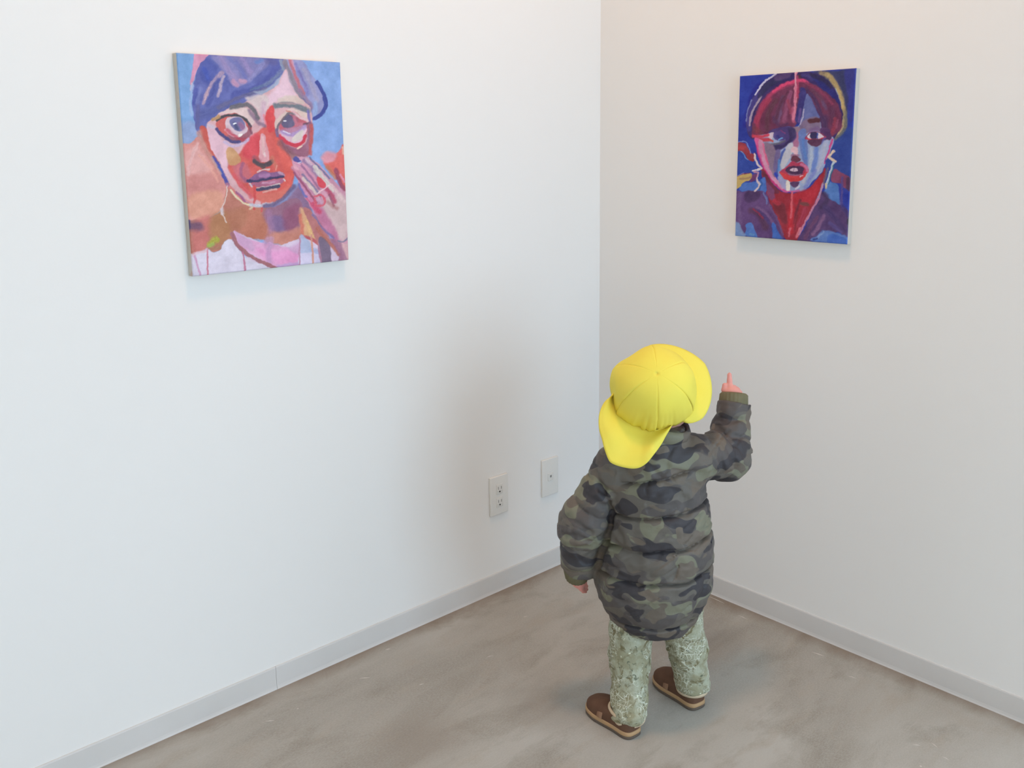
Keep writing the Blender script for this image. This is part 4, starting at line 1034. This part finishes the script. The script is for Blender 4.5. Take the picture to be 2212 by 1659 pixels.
# head frame
HU = unit((-.10, -.40, .91)); HF = unit(np.array((.70, .62, .30)) - np.dot((.70, .62, .30), HU) * HU); HR = np.cross(HF, HU)
HC = np.array((.008, -.004, .783))
HM = (tuple(HR), tuple(HF), tuple(HU))
def head(r, f_, u):
    return HC + HR * r + HF * f_ + HU * u

skin = M('child_skin', .5, .35)
sa = skin.n('ShaderNodeAttribute'); sa.attribute_name = 'paint'
skin.color(sa.outputs['Color'])
skin.b.inputs['Subsurface Weight'].default_value = .12
skin.b.inputs['Subsurface Radius'].default_value = (.008, .003, .002)
skin.b.inputs['Subsurface Scale'].default_value = .6

B = Field((-.27, -.20, -.004), (.28, .24, .93), .0025)
LEGS = {'l': [(-.050, .0, .27), (-.062, -.02, .145), (-.066, -.066, .045)], 'r': [(.055, .03, .27), (.086, .046, .140), (.098, .036, .05)]}
FEET = {'l': ((-.054, -.100, 0), (-.100, .126)), 'r': ((.112, .006, 0), (-.088, .134))}
B.ell((0, .01, .45), EYE3, (.085, .075, .13), .03)
B.ell((0, .01, .57), EYE3, (.085, .065, .09), .03)
B.ell((0, .012, .32), EYE3, (.085, .075, .08), .03)
for s in 'lr':
    a, b, c = LEGS[s]
    B.cone(a, b, .045, .033, .03); B.cone(b, c, .033, .021, .02)
    hp, d = FEET[s]; d = unit((d[0], d[1], 0))
    hl = np.array(hp) + d * .035
    B.cone(hl + (0, 0, .032), np.array(hp) + d * .10 + (0, 0, .026), .018, .014, .02)
    B.cone(c, hl + (0, 0, .032), .02, .018, .02)
ARML = [(-.105, .0, .605), (-.172, .004, .465), (-.181, .032, .345)]
ARMR = [(.085, .0, .632), (.174, .068, .613), (.192, .105, .735)]
for a, b, c in (ARML, ARMR):
    B.cone(a, b, .032, .026, .02); B.cone(b, c, .026, .018, .012)
# neck, head and face
B.cone((0, .004, .64), HC - HU * .05, .034, .032, .02)
B.ell(HC + HU * .012, HM, (.070, .078, .082), .012)
B.ell(head(0, .022, -.042), HM, (.052, .050, .046), .03)
for sx in (-1, 1):
    B.ell(head(.030 * sx, .048, -.040), HM, (.024, .022, .024), .015)      # cheeks
    B.cut(head(.026 * sx, .080, -.006), HM, (.014, .010, .008), .008)      # eye sockets
    B.ell(head(.070 * sx, -.006, -.014), HM, (.008, .014, .020), .006)     # ears
    B.cut(head(.080 * sx, .000, -.013), HM, (.006, .006, .010), .004)
B.ell(head(0, .078, -.026), HM, (.008, .010, .009), .010)                  # nose
B.cone(head(0, .070, -.004), head(0, .080, -.022), .005, .006, .012)
B.ell(head(0, .066, -.078), HM, (.016, .012, .010), .015)                  # chin
B.ell(head(0, .071, -.049), HM, (.014, .007, .004), .005)                  # lips
B.ell(head(0, .069, -.057), HM, (.012, .007, .0045), .005)
B.cut(head(0, .078, -.053), HM, (.014, .008, .0012), .002)
# right hand: index finger raised, thumb on its left, other fingers curled forward
def finger(pts, r0, r1, k=.004):
    n = len(pts) - 1
    for i in range(n):
        B.cone(pts[i], pts[i + 1], r0 + (r1 - r0) * i / n, r0 + (r1 - r0) * (i + 1) / n, k)
W = np.array(ARMR[2])
B.cone(W, W + (-.002, .006, .020), .016, .017, .008)
B.cone(W + (-.010, .004, .018), W + (.010, .004, .014), .0115, .0105, .008)
K = W + (0, .006, .027)
finger([K + (-.006, 0, -.006), K + (-.007, .003, .008), K + (-.007, .008, .020), K + (-.007, .011, .034)], .0072, .0054)
finger([K + (.003, .001, -.006), K + (.005, .012, .002), K + (.004, .020, -.008), K + (.002, .014, -.016)], .0062, .0050)
finger([K + (.011, .001, -.010), K + (.013, .011, -.003), K + (.011, .018, -.012), K + (.008, .012, -.019)], .0058, .0048)
finger([K + (.017, .000, -.016), K + (.019, .008, -.010), K + (.017, .014, -.017), K + (.013, .010, -.023)], .0052, .0044)
finger([W + (-.014, .006, .012), W + (-.0205, .008, .026), W + (-.0195, .010, .0375)], .0068, .0056)
# left hand: hanging, relaxed, fingers curled
W = np.array(ARML[2]) + (-.004, 0, 0); dn = unit((.26, .40, -.85))
B.cone(W, W + dn * .036, .016, .0185, .008)
side = unit(np.cross(dn, (1, 0, .1))); pv = np.cross(side, dn)
K = W + dn * .044
for i, (q, ln, r) in enumerate(((-.015, .030, .0058), (-.005, .033, .0060), (.005, .031, .0058), (.014, .025, .0050))):
    b0 = K + side * q - dn * .010
    curl = np.array((.35, .25, -.10))
    p1 = b0 + dn * .016; p2 = p1 + unit(dn + curl) * ln * .45; p3 = p2 + unit(dn * .3 + curl * 1.6) * ln * .40
    finger([b0, p1, p2, p3], r, r * .78)
finger([W + dn * .012 + side * -.014, W + dn * .026 + side * -.020 + np.array((.014, 0, 0)), W + dn * .040 + side * -.014 + np.array((.018, 0, 0))], .0064, .0050)

def skin_col(V):
    c = np.tile(np.array(lin((232, 176, 158))), (len(V), 1))
    for cen, r, col in ((head(0, .074, -.053), .013, (206, 110, 108)), (head(-.032, .062, -.036), .022, (236, 158, 148)), (head(.032, .062, -.036), .022, (236, 158, 148))):
        w = np.clip(1.4 - np.linalg.norm(V - cen, axis=1) / r, 0, 1)[:, None]
        c = c * (1 - w) + np.array(lin(col)) * w
    for hnd in (np.array(ARMR[2]) + (0, .01, .04), np.array(ARML[2]) + dn * .04):
        w = np.clip(1.6 - np.linalg.norm(V - hnd, axis=1) / .05, 0, 1)[:, None] * .9
        c = c * (1 - w) + np.array(lin((230, 158, 148))) * w
    c[:, 3] = 1
    return c

CR, CH, C0 = .0965, .118, .026
def under_cap(F):
    """Keep head and hair inside the crown of the cap."""
    sl = F.block(CAPC - .125, CAPC + .125, 0)
    x, y, z = F.axes(sl)
    q = [x - CAPC[0], y - CAPC[1], z - CAPC[2]]
    hh = sum(q[i] * CA[i] for i in range(3)); r2 = np.sqrt(np.clip(sum(v * v for v in q) - hh * hh, 0, None))
    rmax = (CR * .93 - .008) * np.sqrt(np.clip(1 - ((hh + C0) / (CH - .010)) ** 2, 0, 1))
    F.d[sl] = np.maximum(F.d[sl], np.minimum(hh + C0 + .006, r2 - rmax))
under_cap(B)

person = put('person', B.mesh('person_body', skin_col, 1), skin, loc=ORG, rot=(0, 0, RZ))
tag(person, 'small child seen from behind in yellow cap and camouflage jacket, pointing up at a painting', 'person')

# eyes and hair
eye_m = M('eye_white', .2, .5); eye_m.color((236, 232, 228))
iris_m = M('dark_iris', .15, .5); iris_m.color((40, 26, 20))
for sx in (-1, 1):
    me = bpy.data.meshes.new('eye'); bm = bmesh.new()
    bmesh.ops.create_uvsphere(bm, u_segments=20, v_segments=12, radius=.0105)
    bm.to_mesh(me); bm.free()
    me.materials.append(eye_m.m); me.materials.append(iris_m.m)
    ec = head(.026 * sx, .0655, -.006)
    for p in me.polygons:
        if unit(p.center) @ HF > .88: p.material_index = 1
    put('eye', me, None, person, loc=tuple(ec))
hair_m = M('black_hair', .45, .4); hair_m.color((30, 24, 22))
hair_m.bump(hair_m.noise(hair_m.map((1, 1, .1)), 300, 2), .5, .002)
Hf = Field((-.12, -.13, .68), (.12, .12, .92), .004)
Hf.ell(HC + HU * .012, HM, (.074, .082, .086), .004)
x, y, z = Hf.axes()
pf = (x - HC[0]) * HF[0] + (y - HC[1]) * HF[1] + (z - HC[2]) * HF[2]; pu = (x - HC[0]) * HU[0] + (y - HC[1]) * HU[1] + (z - HC[2]) * HU[2]
Hf.d = np.maximum(Hf.d, .7 * (pf - .035 - np.clip(pu - .03, 0, 1) * 1.2))
Hf.d = np.maximum(Hf.d, -(pu + .055))
under_cap(Hf)
put('hair', Hf.mesh('hair'), hair_m, person)

# ---------------------------------------------------------------- jacket
camo = M('camouflage_nylon', .55, .3)
def camo_colors(m):
    wv = m.n('ShaderNodeTexNoise'); wv.inputs['Scale'].default_value = 16; wv.inputs['Detail'].default_value = 1
    m.link(m.tc.outputs['Object'], wv.inputs['Vector'])
    vm = m.n('ShaderNodeVectorMath', operation='MULTIPLY_ADD')
    m.link(wv.outputs['Color'], vm.inputs[0]); vm.inputs[1].default_value = (.05, .05, .05); m.link(m.tc.outputs['Object'], vm.inputs[2])
    def blob(loc, sc, a):
        n = m.noise(m.map(sc, loc, src=vm.outputs[0]), 1, 1, .35)
        return m.step(n, a, a + .012)
    c = m.mix(blob((0, 0, 0), (12, 12, 22), .50), CAMO[0], CAMO[1])
    c = m.mix(blob((3.3, 7.1, 1.7), (12, 12, 23), .565), c, CAMO[2])
    c = m.mix(blob((8.3, 2.1, 5.7), (11.5, 11.5, 25), .575), c, CAMO[3])
    return m.mix(blob((1.3, 9.1, 9.7), (14, 14, 28), .60), c, CAMO[4])
camo.color(camo_colors(camo))
hgt = camo.mix(.5, camo.noise(camo.map(), 45, 3, .6), camo.noise(camo.map((1, 1, 2.5)), 22, 2, .5))
camo.bump(hgt, .35, .006)
knit = M('olive_rib_knit', .85, .15); knit.color(knit.mix(knit.noise(knit.map(), 60, 3), (124, 120, 94), (108, 103, 80)))

J = Field((-.27, -.17, .19), (.27, .20, .80), .0026)
x, y, z = J.axes()
TZ = [.225, .245, .27, .30, .34, .42, .50, .58, .63, .665, .69, .715]
TX = [-.006, -.006, -.005, -.005, -.004, .002, .004, -.002, -.004, .000, .006, .008]
TY = [.004, .004, .004, .002, .0, .0, .0, .0, -.002, -.004, -.004, -.002]
RX = [.080, .096, .111, .123, .1295, .126, .114, .106, .093, .074, .056, .046]
RY = [.074, .086, .098, .106, .109, .106, .100, .092, .080, .066, .056, .048]
zz = z.ravel()
f1 = lambda T: np.interp(zz, TZ, T).reshape(z.shape).astype(np.float32)
cx_, cy_, rx_, ry_ = f1(TX), f1(TY), f1(RX), f1(RY)
ee = np.sqrt(((x - cx_) / rx_) ** 2 + ((y - cy_) / ry_) ** 2)
dt = (ee - 1) * np.minimum(rx_, ry_)
# quilting: channels between stitched seams that rise to the right
wob = noise3(x, y, z, (.05, .05, .2), 11) * .010
seams = [.200, .262 + .02 * x, .376 + .06 * x, .452 + .11 * x, .528 + .13 * x, .612 + .20 * x, .735 + 0 * x]
puff = np.full(dt.shape, -1, np.float32)
for s0, s1 in zip(seams[:-1], seams[1:]):
    u = (z + wob - s0) / (s1 - s0) * 2 - 1
    u = np.broadcast_to(u, dt.shape)
    puff = np.where(np.abs(u) < 1, np.sqrt(np.clip(1 - u * u, 0, 1)), puff)
puff = np.clip(puff, 0, 1) ** .55
pucker = noise3(x, y, z, (.014, .014, .05), 4) * .005 * (1.2 - puff)
groove = np.zeros(dt.shape, np.float32)
for s0 in seams[1:-1]:
    groove = np.maximum(groove, np.broadcast_to(np.exp(-((z + wob - s0) / .0036) ** 2), dt.shape))
dt = dt - .0090 * puff + .0035 + pucker + .0085 * groove
def sleeve(pts, rad, cuts, amp, seed):
    best = None; acc = 0.0
    for i in range(len(pts) - 1):
        a, b = np.array(pts[i], np.float32), np.array(pts[i + 1], np.float32)
        d, t = seg_dist(x, y, z, a, b, rad[i], rad[i + 1])
        L = float(np.linalg.norm(b - a)); sv = acc + t * L
        if best is None: best, s = d, sv
        else:
            s = np.where(d < best, sv, s); best = smin(best, d, .03)
        acc += L
    s = s + noise3(x, y, z, (.035, .035, .035), seed) * .022
    pf = np.zeros(best.shape, np.float32)
    for c0, c1 in zip(cuts[:-1], cuts[1:]):
        u = (s - c0) / (c1 - c0) * 2 - 1
        pf = np.where(np.abs(u) < 1, np.sqrt(np.clip(1 - u * u, 0, 1)), pf)
    return best - amp * pf + amp * .35
LS = [(-.092, .0, .612), (-.168, .004, .475), (-.177, .028, .362)]
RS = [(.078, -.004, .634), (.172, .066, .616), (.192, .103, .722)]
dl = sleeve(LS, [.051, .0505, .041], [-.05, .045, .105, .155, .205, .26, .31], .0065, 21)
dr = sleeve(RS, [.054, .049, .036], [-.05, .04, .085, .125, .165, .205, .26], .0065, 22)
# flatten the sleeve ends inside the cuffs
def end_cut(d, p, q):
    ax = unit(np.array(q) - np.array(p)); e = np.array(q)
    return np.maximum(d, (x - e[0]) * ax[0] + (y - e[1]) * ax[1] + (z - e[2]) * ax[2] - .010)
dl = end_cut(dl, LS[1], LS[2]); dr = end_cut(dr, RS[1], RS[2])
dt = np.maximum(dt, z - .712)
dt = np.maximum(dt, .226 + .10 * np.clip(-.05 - x, 0, 1) - z)
filler = ell_dist(x, y, z, np.array((-.112, .035, .40), np.float32), EYE3, (.032, .040, .09))
J.d = smin(smin(smin(dt, filler, .03), dl, .007), dr, .014)
for pts, dep, wd in FOLDS:
    J.d += dep * np.exp(-(polyline_dist(x, y, z, pts) / wd) ** 2)
ridge = np.abs(noise3(x + .5 * z, y, z - .6 * x, (.075, .06, .018), 33)) * 2
J.d += .0035 * np.clip(.35 - ridge, 0, 1) / .35 * (noise3(x, y, z, (.07, .07, .07), 34) > -.08)
J.d += noise3(x, y, z, (.03, .03, .022), 31) * .006 + noise3(x, y, z, (.013, .013, .010), 32) * .0026
inner = np.maximum(dt + .016, z - .285)
J.d = np.maximum(J.d, -inner)
jacket = put('jacket', J.mesh('jacket', None, 0), camo, person)

def ring_loft(name, c0, c1, profile, n=40, ribs=0, squash=(1, 1), up_hint=(0, 0, 1)):
    """Revolve a closed profile [(radius, height 0..1)] round the axis c0 -> c1."""
    c0, c1 = np.array(c0, float), np.array(c1, float); ax = unit(c1 - c0); L = np.linalg.norm(c1 - c0)
    s1 = unit(np.cross(ax, (0.3, 1, 0.1))); s2 = np.cross(ax, s1)
    V = []
    m = len(profile)
    for i in range(n):
        a = 2 * math.pi * i / n
        for r, hgt_ in profile:
            rr_ = r * (1 + (.02 * math.cos(a * ribs) if ribs else 0))
            V.append(c0 + ax * (hgt_ * L) + rr_ * (math.cos(a) * s1 * squash[0] + math.sin(a) * s2 * squash[1]))
    F = []
    for i in range(n):
        for j in range(m):
            F.append((i * m + j, ((i + 1) % n) * m + j, ((i + 1) % n) * m + (j + 1) % m, i * m + (j + 1) % m))
    me = mesh_pts(name, V, F)
    bm = bmesh.new(); bm.from_mesh(me); bmesh.ops.recalc_face_normals(bm, faces=bm.faces); bm.to_mesh(me); bm.free()
    return me
def band(r0, r1, th):
    return [(r0, 0), (r0 * .35 + r1 * .65 + .002, .45), (r1 + .001, .9), (r1 - th * .4, 1.0), (r1 - th, .92), (r0 - th, 0.02)]
put('cuff', ring_loft('cuff', (.1905, .099, .716), (.1945, .112, .7535), band(.0315, .0315, .008), 88, 22), knit, jacket)
put('cuff', ring_loft('cuff', (-.1795, .029, .362), (-.1815, .046, .3215), band(.036, .0265, .007), 88, 22), knit, jacket)
put('collar', ring_loft('collar', (.004, -.004, .690), (.014, -.012, .727), [(.052, 0), (.060, .3), (.060, .75), (.054, 1), (.048, .9), (.044, 0)], 56, 0, (1.05, .95)), camo, jacket)

# ---------------------------------------------------------------- trousers
tro = M('pale_green_printed_cotton', .85, .15)
v = tro.map()
c = tro.mix(tro.step(tro.noise(v, 26, 4, .6, .4), .40, .62), (152, 149, 122), (178, 181, 160))
c = tro.mix(tro.step(tro.noise(tro.map(loc=(3, 1, 2)), 34, 4, .62, .8), .53, .63), c, (122, 114, 84))
c = tro.mix(tro.step(tro.noise(tro.map(loc=(1, 6, 2)), 70, 3, .6, 1.2), .60, .68), c, (104, 108, 90))
vo = tro.n('ShaderNodeTexVoronoi', feature='DISTANCE_TO_EDGE'); vo.inputs['Scale'].default_value = 88
wv = tro.n('ShaderNodeTexNoise'); wv.inputs['Scale'].default_value = 40; tro.link(v, wv.inputs['Vector'])
vm = tro.n('ShaderNodeVectorMath', operation='MULTIPLY_ADD'); tro.link(wv.outputs['Color'], vm.inputs[0]); vm.inputs[1].default_value = (.03, .03, .03); tro.link(v, vm.inputs[2])
tro.link(vm.outputs[0], vo.inputs['Vector'])
ln = tro.ramp(vo.outputs['Distance'], [(.02, (.8, .8, .8, 1)), (.075, (0, 0, 0, 1))])
msk = tro.step(tro.noise(tro.map(loc=(9, 3, 3)), 22, 2), .46, .56)
c = tro.mix(tro.mix(1.0, ln, msk, 'MULTIPLY'), c, (218, 222, 206))
c = tro.mix(tro.step(tro.noise(tro.map(loc=(5, 5, 5)), 120, 2), .68, .72), c, (226, 230, 206))
tro.color(c)
tro.bump(tro.noise(v, 60, 4, .6), .4, .004)
Tf = Field((-.15, -.15, .01), (.17, .13, .32), .0025)
x, y, z = Tf.axes()
for s in 'lr':
    a, b, c_ = [np.array(q, np.float32) for q in LEGS[s]]
    e = c_ + (c_ - b) * .02
    d1 = seg_dist(x, y, z, a, b, .056, .0455)[0]; d2, t2 = seg_dist(x, y, z, b, e, .0445, .0415)
    d = smin(d1, d2, .02)
    Tf.d = smin(Tf.d, d, .02)
Tf.d += noise3(x, y, z, (.028, .028, .016), 41) * .009 + noise3(x, y, z, (.013, .013, .009), 42) * .004
lowz = np.where(x < .015, .031 + .10 * np.clip(-.055 - y, -.02, .02), .040)
Tf.d = np.maximum(Tf.d, lowz - z)
Tf.d = np.maximum(Tf.d, z - .30)
trousers = put('trousers', Tf.mesh('trousers', None, 1), tro, person)
cream = M('cream_lining', .8, .2); cream.color((214, 196, 168))
for c0 in ((-.0665, -.0655, .026), (.098, .036, .034)):
    put('hem_lining', ring_loft('hem_lining', c0, (c0[0], c0[1], c0[2] + .012), [(.038, 0), (.0395, .5), (.038, 1), (.033, 1), (.033, 0)], 40), cream, trousers)

# ---------------------------------------------------------------- shoes
suede = M('brown_suede', .9, .15); suede.color(suede.mix(suede.noise(suede.map(), 38, 4, .6), (116, 88, 70), (92, 66, 54)))
tan = M('tan_midsole', .6, .25); tan.color((184, 150, 112))
dark = M('dark_rubber_outsole', .7, .25); dark.color((100, 88, 78))
lining = M('cream_shoe_lining', .85, .15); lining.color((206, 186, 158))
strap_m = M('light_suede_strap', .9, .15); strap_m.color((150, 116, 92))
OUT = [(0, 0), (.018, .003), (.026, .018), (.027, .05), (.031, .085), (.034, .11), (.030, .135), (.016, .153), (0, .157), (-.014, .154), (-.027, .139), (-.033, .112), (-.031, .085), (-.027, .05), (-.026, .018), (-.018, .003)]
def outline(scale):
    c = curve(OUT, True, 4); m = np.array((0, .078))
    return m + (c - m) * scale
def stack(rings):
    n = len(rings[0]); V = np.concatenate(rings); F = []
    for k in range(len(rings) - 1):
        for i in range(n):
            F.append((k * n + i, k * n + (i + 1) % n, (k + 1) * n + (i + 1) % n, (k + 1) * n + i))
    return V, F
def ring3(c, zv):
    return np.column_stack([c, np.full(len(c), zv) if np.isscalar(zv) else zv])
def slab_mesh(name, levels):
    rings = [ring3(outline(s), zv) for s, zv in levels]
    V, F = stack(rings); n = len(rings[0])
    F = F + [tuple(range(n))[::-1], tuple(range(len(V) - n, len(V)))]
    return mesh_pts(name, V, F)
def make_shoe(s):
    hp, d = FEET[s]
    rz = math.atan2(-d[0], d[1])
    bo = outline(.965); n = len(bo)
    ang = np.unwrap(np.arctan2(bo[:, 1] - .06, bo[:, 0]))
    op = np.column_stack([.0255 * np.cos(ang), .040 + .039 * np.sin(ang)])
    oz = .046 + .10 * (op[:, 1] - .04)
    rings = []
    for k in range(11):
        q = k / 10
        w = q ** 1.9
        xy = bo * (1 - w) + op * w
        zv = .013 + (oz - .013) * math.sin(q * math.pi / 2) ** .8
        bulge = 1 + .05 * math.sin(q * math.pi)
        xy = np.array((0, .07)) + (xy - np.array((0, .07))) * bulge
        rings.append(ring3(xy, zv))
    for q in (.93, .86):
        rings.append(np.column_stack([np.array((0, .04)) + (op - np.array((0, .04))) * q, oz - (.93 - q) * .3 - .002]))
    V, F = stack(rings)
    root = put('shoe', mesh_pts('shoe_upper', V, F), suede, person, loc=hp, rot=(0, 0, rz))
    put('outsole', slab_mesh('outsole', [(.97, 0), (1.0, .0015), (1.0, .0070), (.985, .0076)]), dark, root)
    put('midsole', slab_mesh('midsole', [(.98, .0072), (1.005, .009), (1.0, .0165), (.97, .018)]), tan, root)
    # padded collar
    V, F = [], []
    m = 10
    for i in range(n):
        cxy = op[i]; nr = unit(np.append(cxy - (0, .04), 0))
        for j in range(m):
            b = 2 * math.pi * j / m
            V.append(np.array((cxy[0], cxy[1], oz[i])) + nr * .0042 * math.cos(b) + np.array((0, 0, 1)) * .0045 * math.sin(b))
    for i in range(n):
        for j in range(m):
            F.append((i * m + j, ((i + 1) % n) * m + j, ((i + 1) % n) * m + (j + 1) % m, i * m + (j + 1) % m))
    put('padded_collar', mesh_pts('padded_collar', V, F), lining, root)
    strap = []
    for i in range(13):
        a = math.pi * i / 12
        strap.append((.032 * math.cos(a), .088, .018 + .026 * math.sin(a) ** .8))
    V, F = [], []
    for p in strap:
        for dy in (-.008, .008):
            V += [(p[0], p[1] + dy, p[2]), (p[0] * 1.06, p[1] + dy, p[2] + .002)]
    for i in range(12):
        a, b = i * 4, (i + 1) * 4
        F += [(a, b, b + 1, a + 1), (a + 2, a + 3, b + 3, b + 2), (a + 1, b + 1, b + 3, a + 3)]
    put('strap', mesh_pts('strap', V, F), strap_m, root)
    return root
make_shoe('l'); make_shoe('r')

# ---------------------------------------------------------------- cap
yel = M('yellow_cotton_twill', .8, .2)
yel.color(yel.mix(yel.noise(yel.map(), 20, 4), YEL[0], YEL[1]))
yel.bump(yel.noise(yel.map(), 500, 3, .6), .12, .001)
PH0 = 30
def cap_pt(rho, phi, h):
    return CAPC + CA * h + rho * (math.cos(phi) * E1 + math.sin(phi) * E2)
def hexfac(phi):
    s = ((math.degrees(phi) - PH0) % 60) / 60
    return 1 - .056 * math.sin(math.pi * s)
def gather(phi, q):
    d = (math.degrees(phi) - 262 + 180) % 360 - 180
    return math.exp(-(d / 42) ** 2) * max(0, q - .55) / .45
def solidify(o, th, off=-1):
    md = o.modifiers.new('thickness', 'SOLIDIFY'); md.thickness = th; md.offset = off
    return o
rim = []
for i in range(72):
    a = 2 * math.pi * i / 72
    rim.append(a)
V = [cap_pt(CR * hexfac(a) - .004, a, hh) for a in rim for hh in (-C0 - .004, -C0 + .014)]
cap = put('cap', mesh_np('sweatband', V, grid_faces(72, 2, True)), yel, person)
solidify(cap, .0015)
PROFN = 20
for kpan in range(6):
    V = []
    nu = 33
    for i in range(nu):
        s = i / (nu - 1)
        phi = math.radians(PH0 + 60 * kpan + 60 * s)
        for j in range(PROFN):
            q = j / (PROFN - 1)
            th = q * math.pi / 2
            rho = CR * math.sin(th) ** .94 * hexfac(phi) + .0014 * math.sin(math.pi * s) * math.sin(math.pi * min(q * 1.2, 1)) ** 2
            h = -C0 + CH * (math.cos(th) ** .86 if q < 1 else 0)
            dip = math.exp(-(min(s, 1 - s) / .022) ** 2) * min(1, q * 6)
            rho -= .0021 * dip; h -= .0012 * dip * math.cos(th)
            g = gather(phi, q)
            rho += g * (.0016 * math.sin(phi * 22 + 2 * math.sin(phi * 7)) + .0012 * math.sin(phi * 47 + 1) - .005 - .004 * math.exp(-((math.degrees(phi) % 360 - 247) / 5) ** 2))
            wr = .0035 * math.sin(phi * 3 + q * 5 + kpan) * q
            pc = cap_pt(rho + wr, phi, h)
            rho += float(noise3(*[np.array([t_]) for t_ in pc], (.035, .035, .035), 77)[0]) * .006 * min(1, q * 2)
            V.append(cap_pt(rho + wr, phi, h))
        # inward turn of the rim
    o = put('crown_panel', mesh_np('crown_panel', V, grid_faces(nu, PROFN)), yel, cap)
    solidify(o, .0018)
BR = math.radians(BRIM); HALF = math.radians(74)
V = []; NB = 41
for i in range(NB):
    t_ = i / (NB - 1) * 2 - 1
    phi = BR + HALF * t_
    e = BRIML * max(0, math.cos(t_ * math.pi / 2)) ** .62 + .002
    for j in range(9):
        q = j / 8
        r0 = CR * hexfac(phi) - .001
        V.append(cap_pt(r0 + e * q, phi, -C0 + .006 - e * q * DROOP - .006 * q * q))
o = put('brim', mesh_np('brim', V, grid_faces(NB, 9)), yel, cap)
solidify(o, .003, 0)
V = []
fl = curve(FLAP, False, 5); nf = len(fl)
lens = np.concatenate([[0], np.cumsum(np.linalg.norm(np.diff(fl, axis=0), axis=1))]); lens /= lens[-1]
for i in range(nf):
    phi = math.radians(FA0 + (FA1 - FA0) * lens[i])
    rec = math.exp(-((math.degrees(phi) - 236) / 26) ** 2)
    top = cap_pt(CR * hexfac(phi) * .972 - .004 * gather(phi, 1) - .007 * rec, phi, -C0 + .006 - .003 * rec)
    for j in range(15):
        q = j / 14
        p = top * (1 - q) + fl[i] * q
        out = np.array((-.25, -.9, .2))
        p = p + out * (.016 * math.sin(math.pi * q) - .006 * math.sin(math.pi * min(q * 3, 1))) + out * .0035 * math.sin(lens[i] * 17 + q * 2) * math.sin(math.pi * q)
        if q > .90: p = p + out * .0016
        V.append(p)
o = put('neck_flap', mesh_np('neck_flap', V, grid_faces(nf, 15)), yel, cap)
solidify(o, .0022, 0)
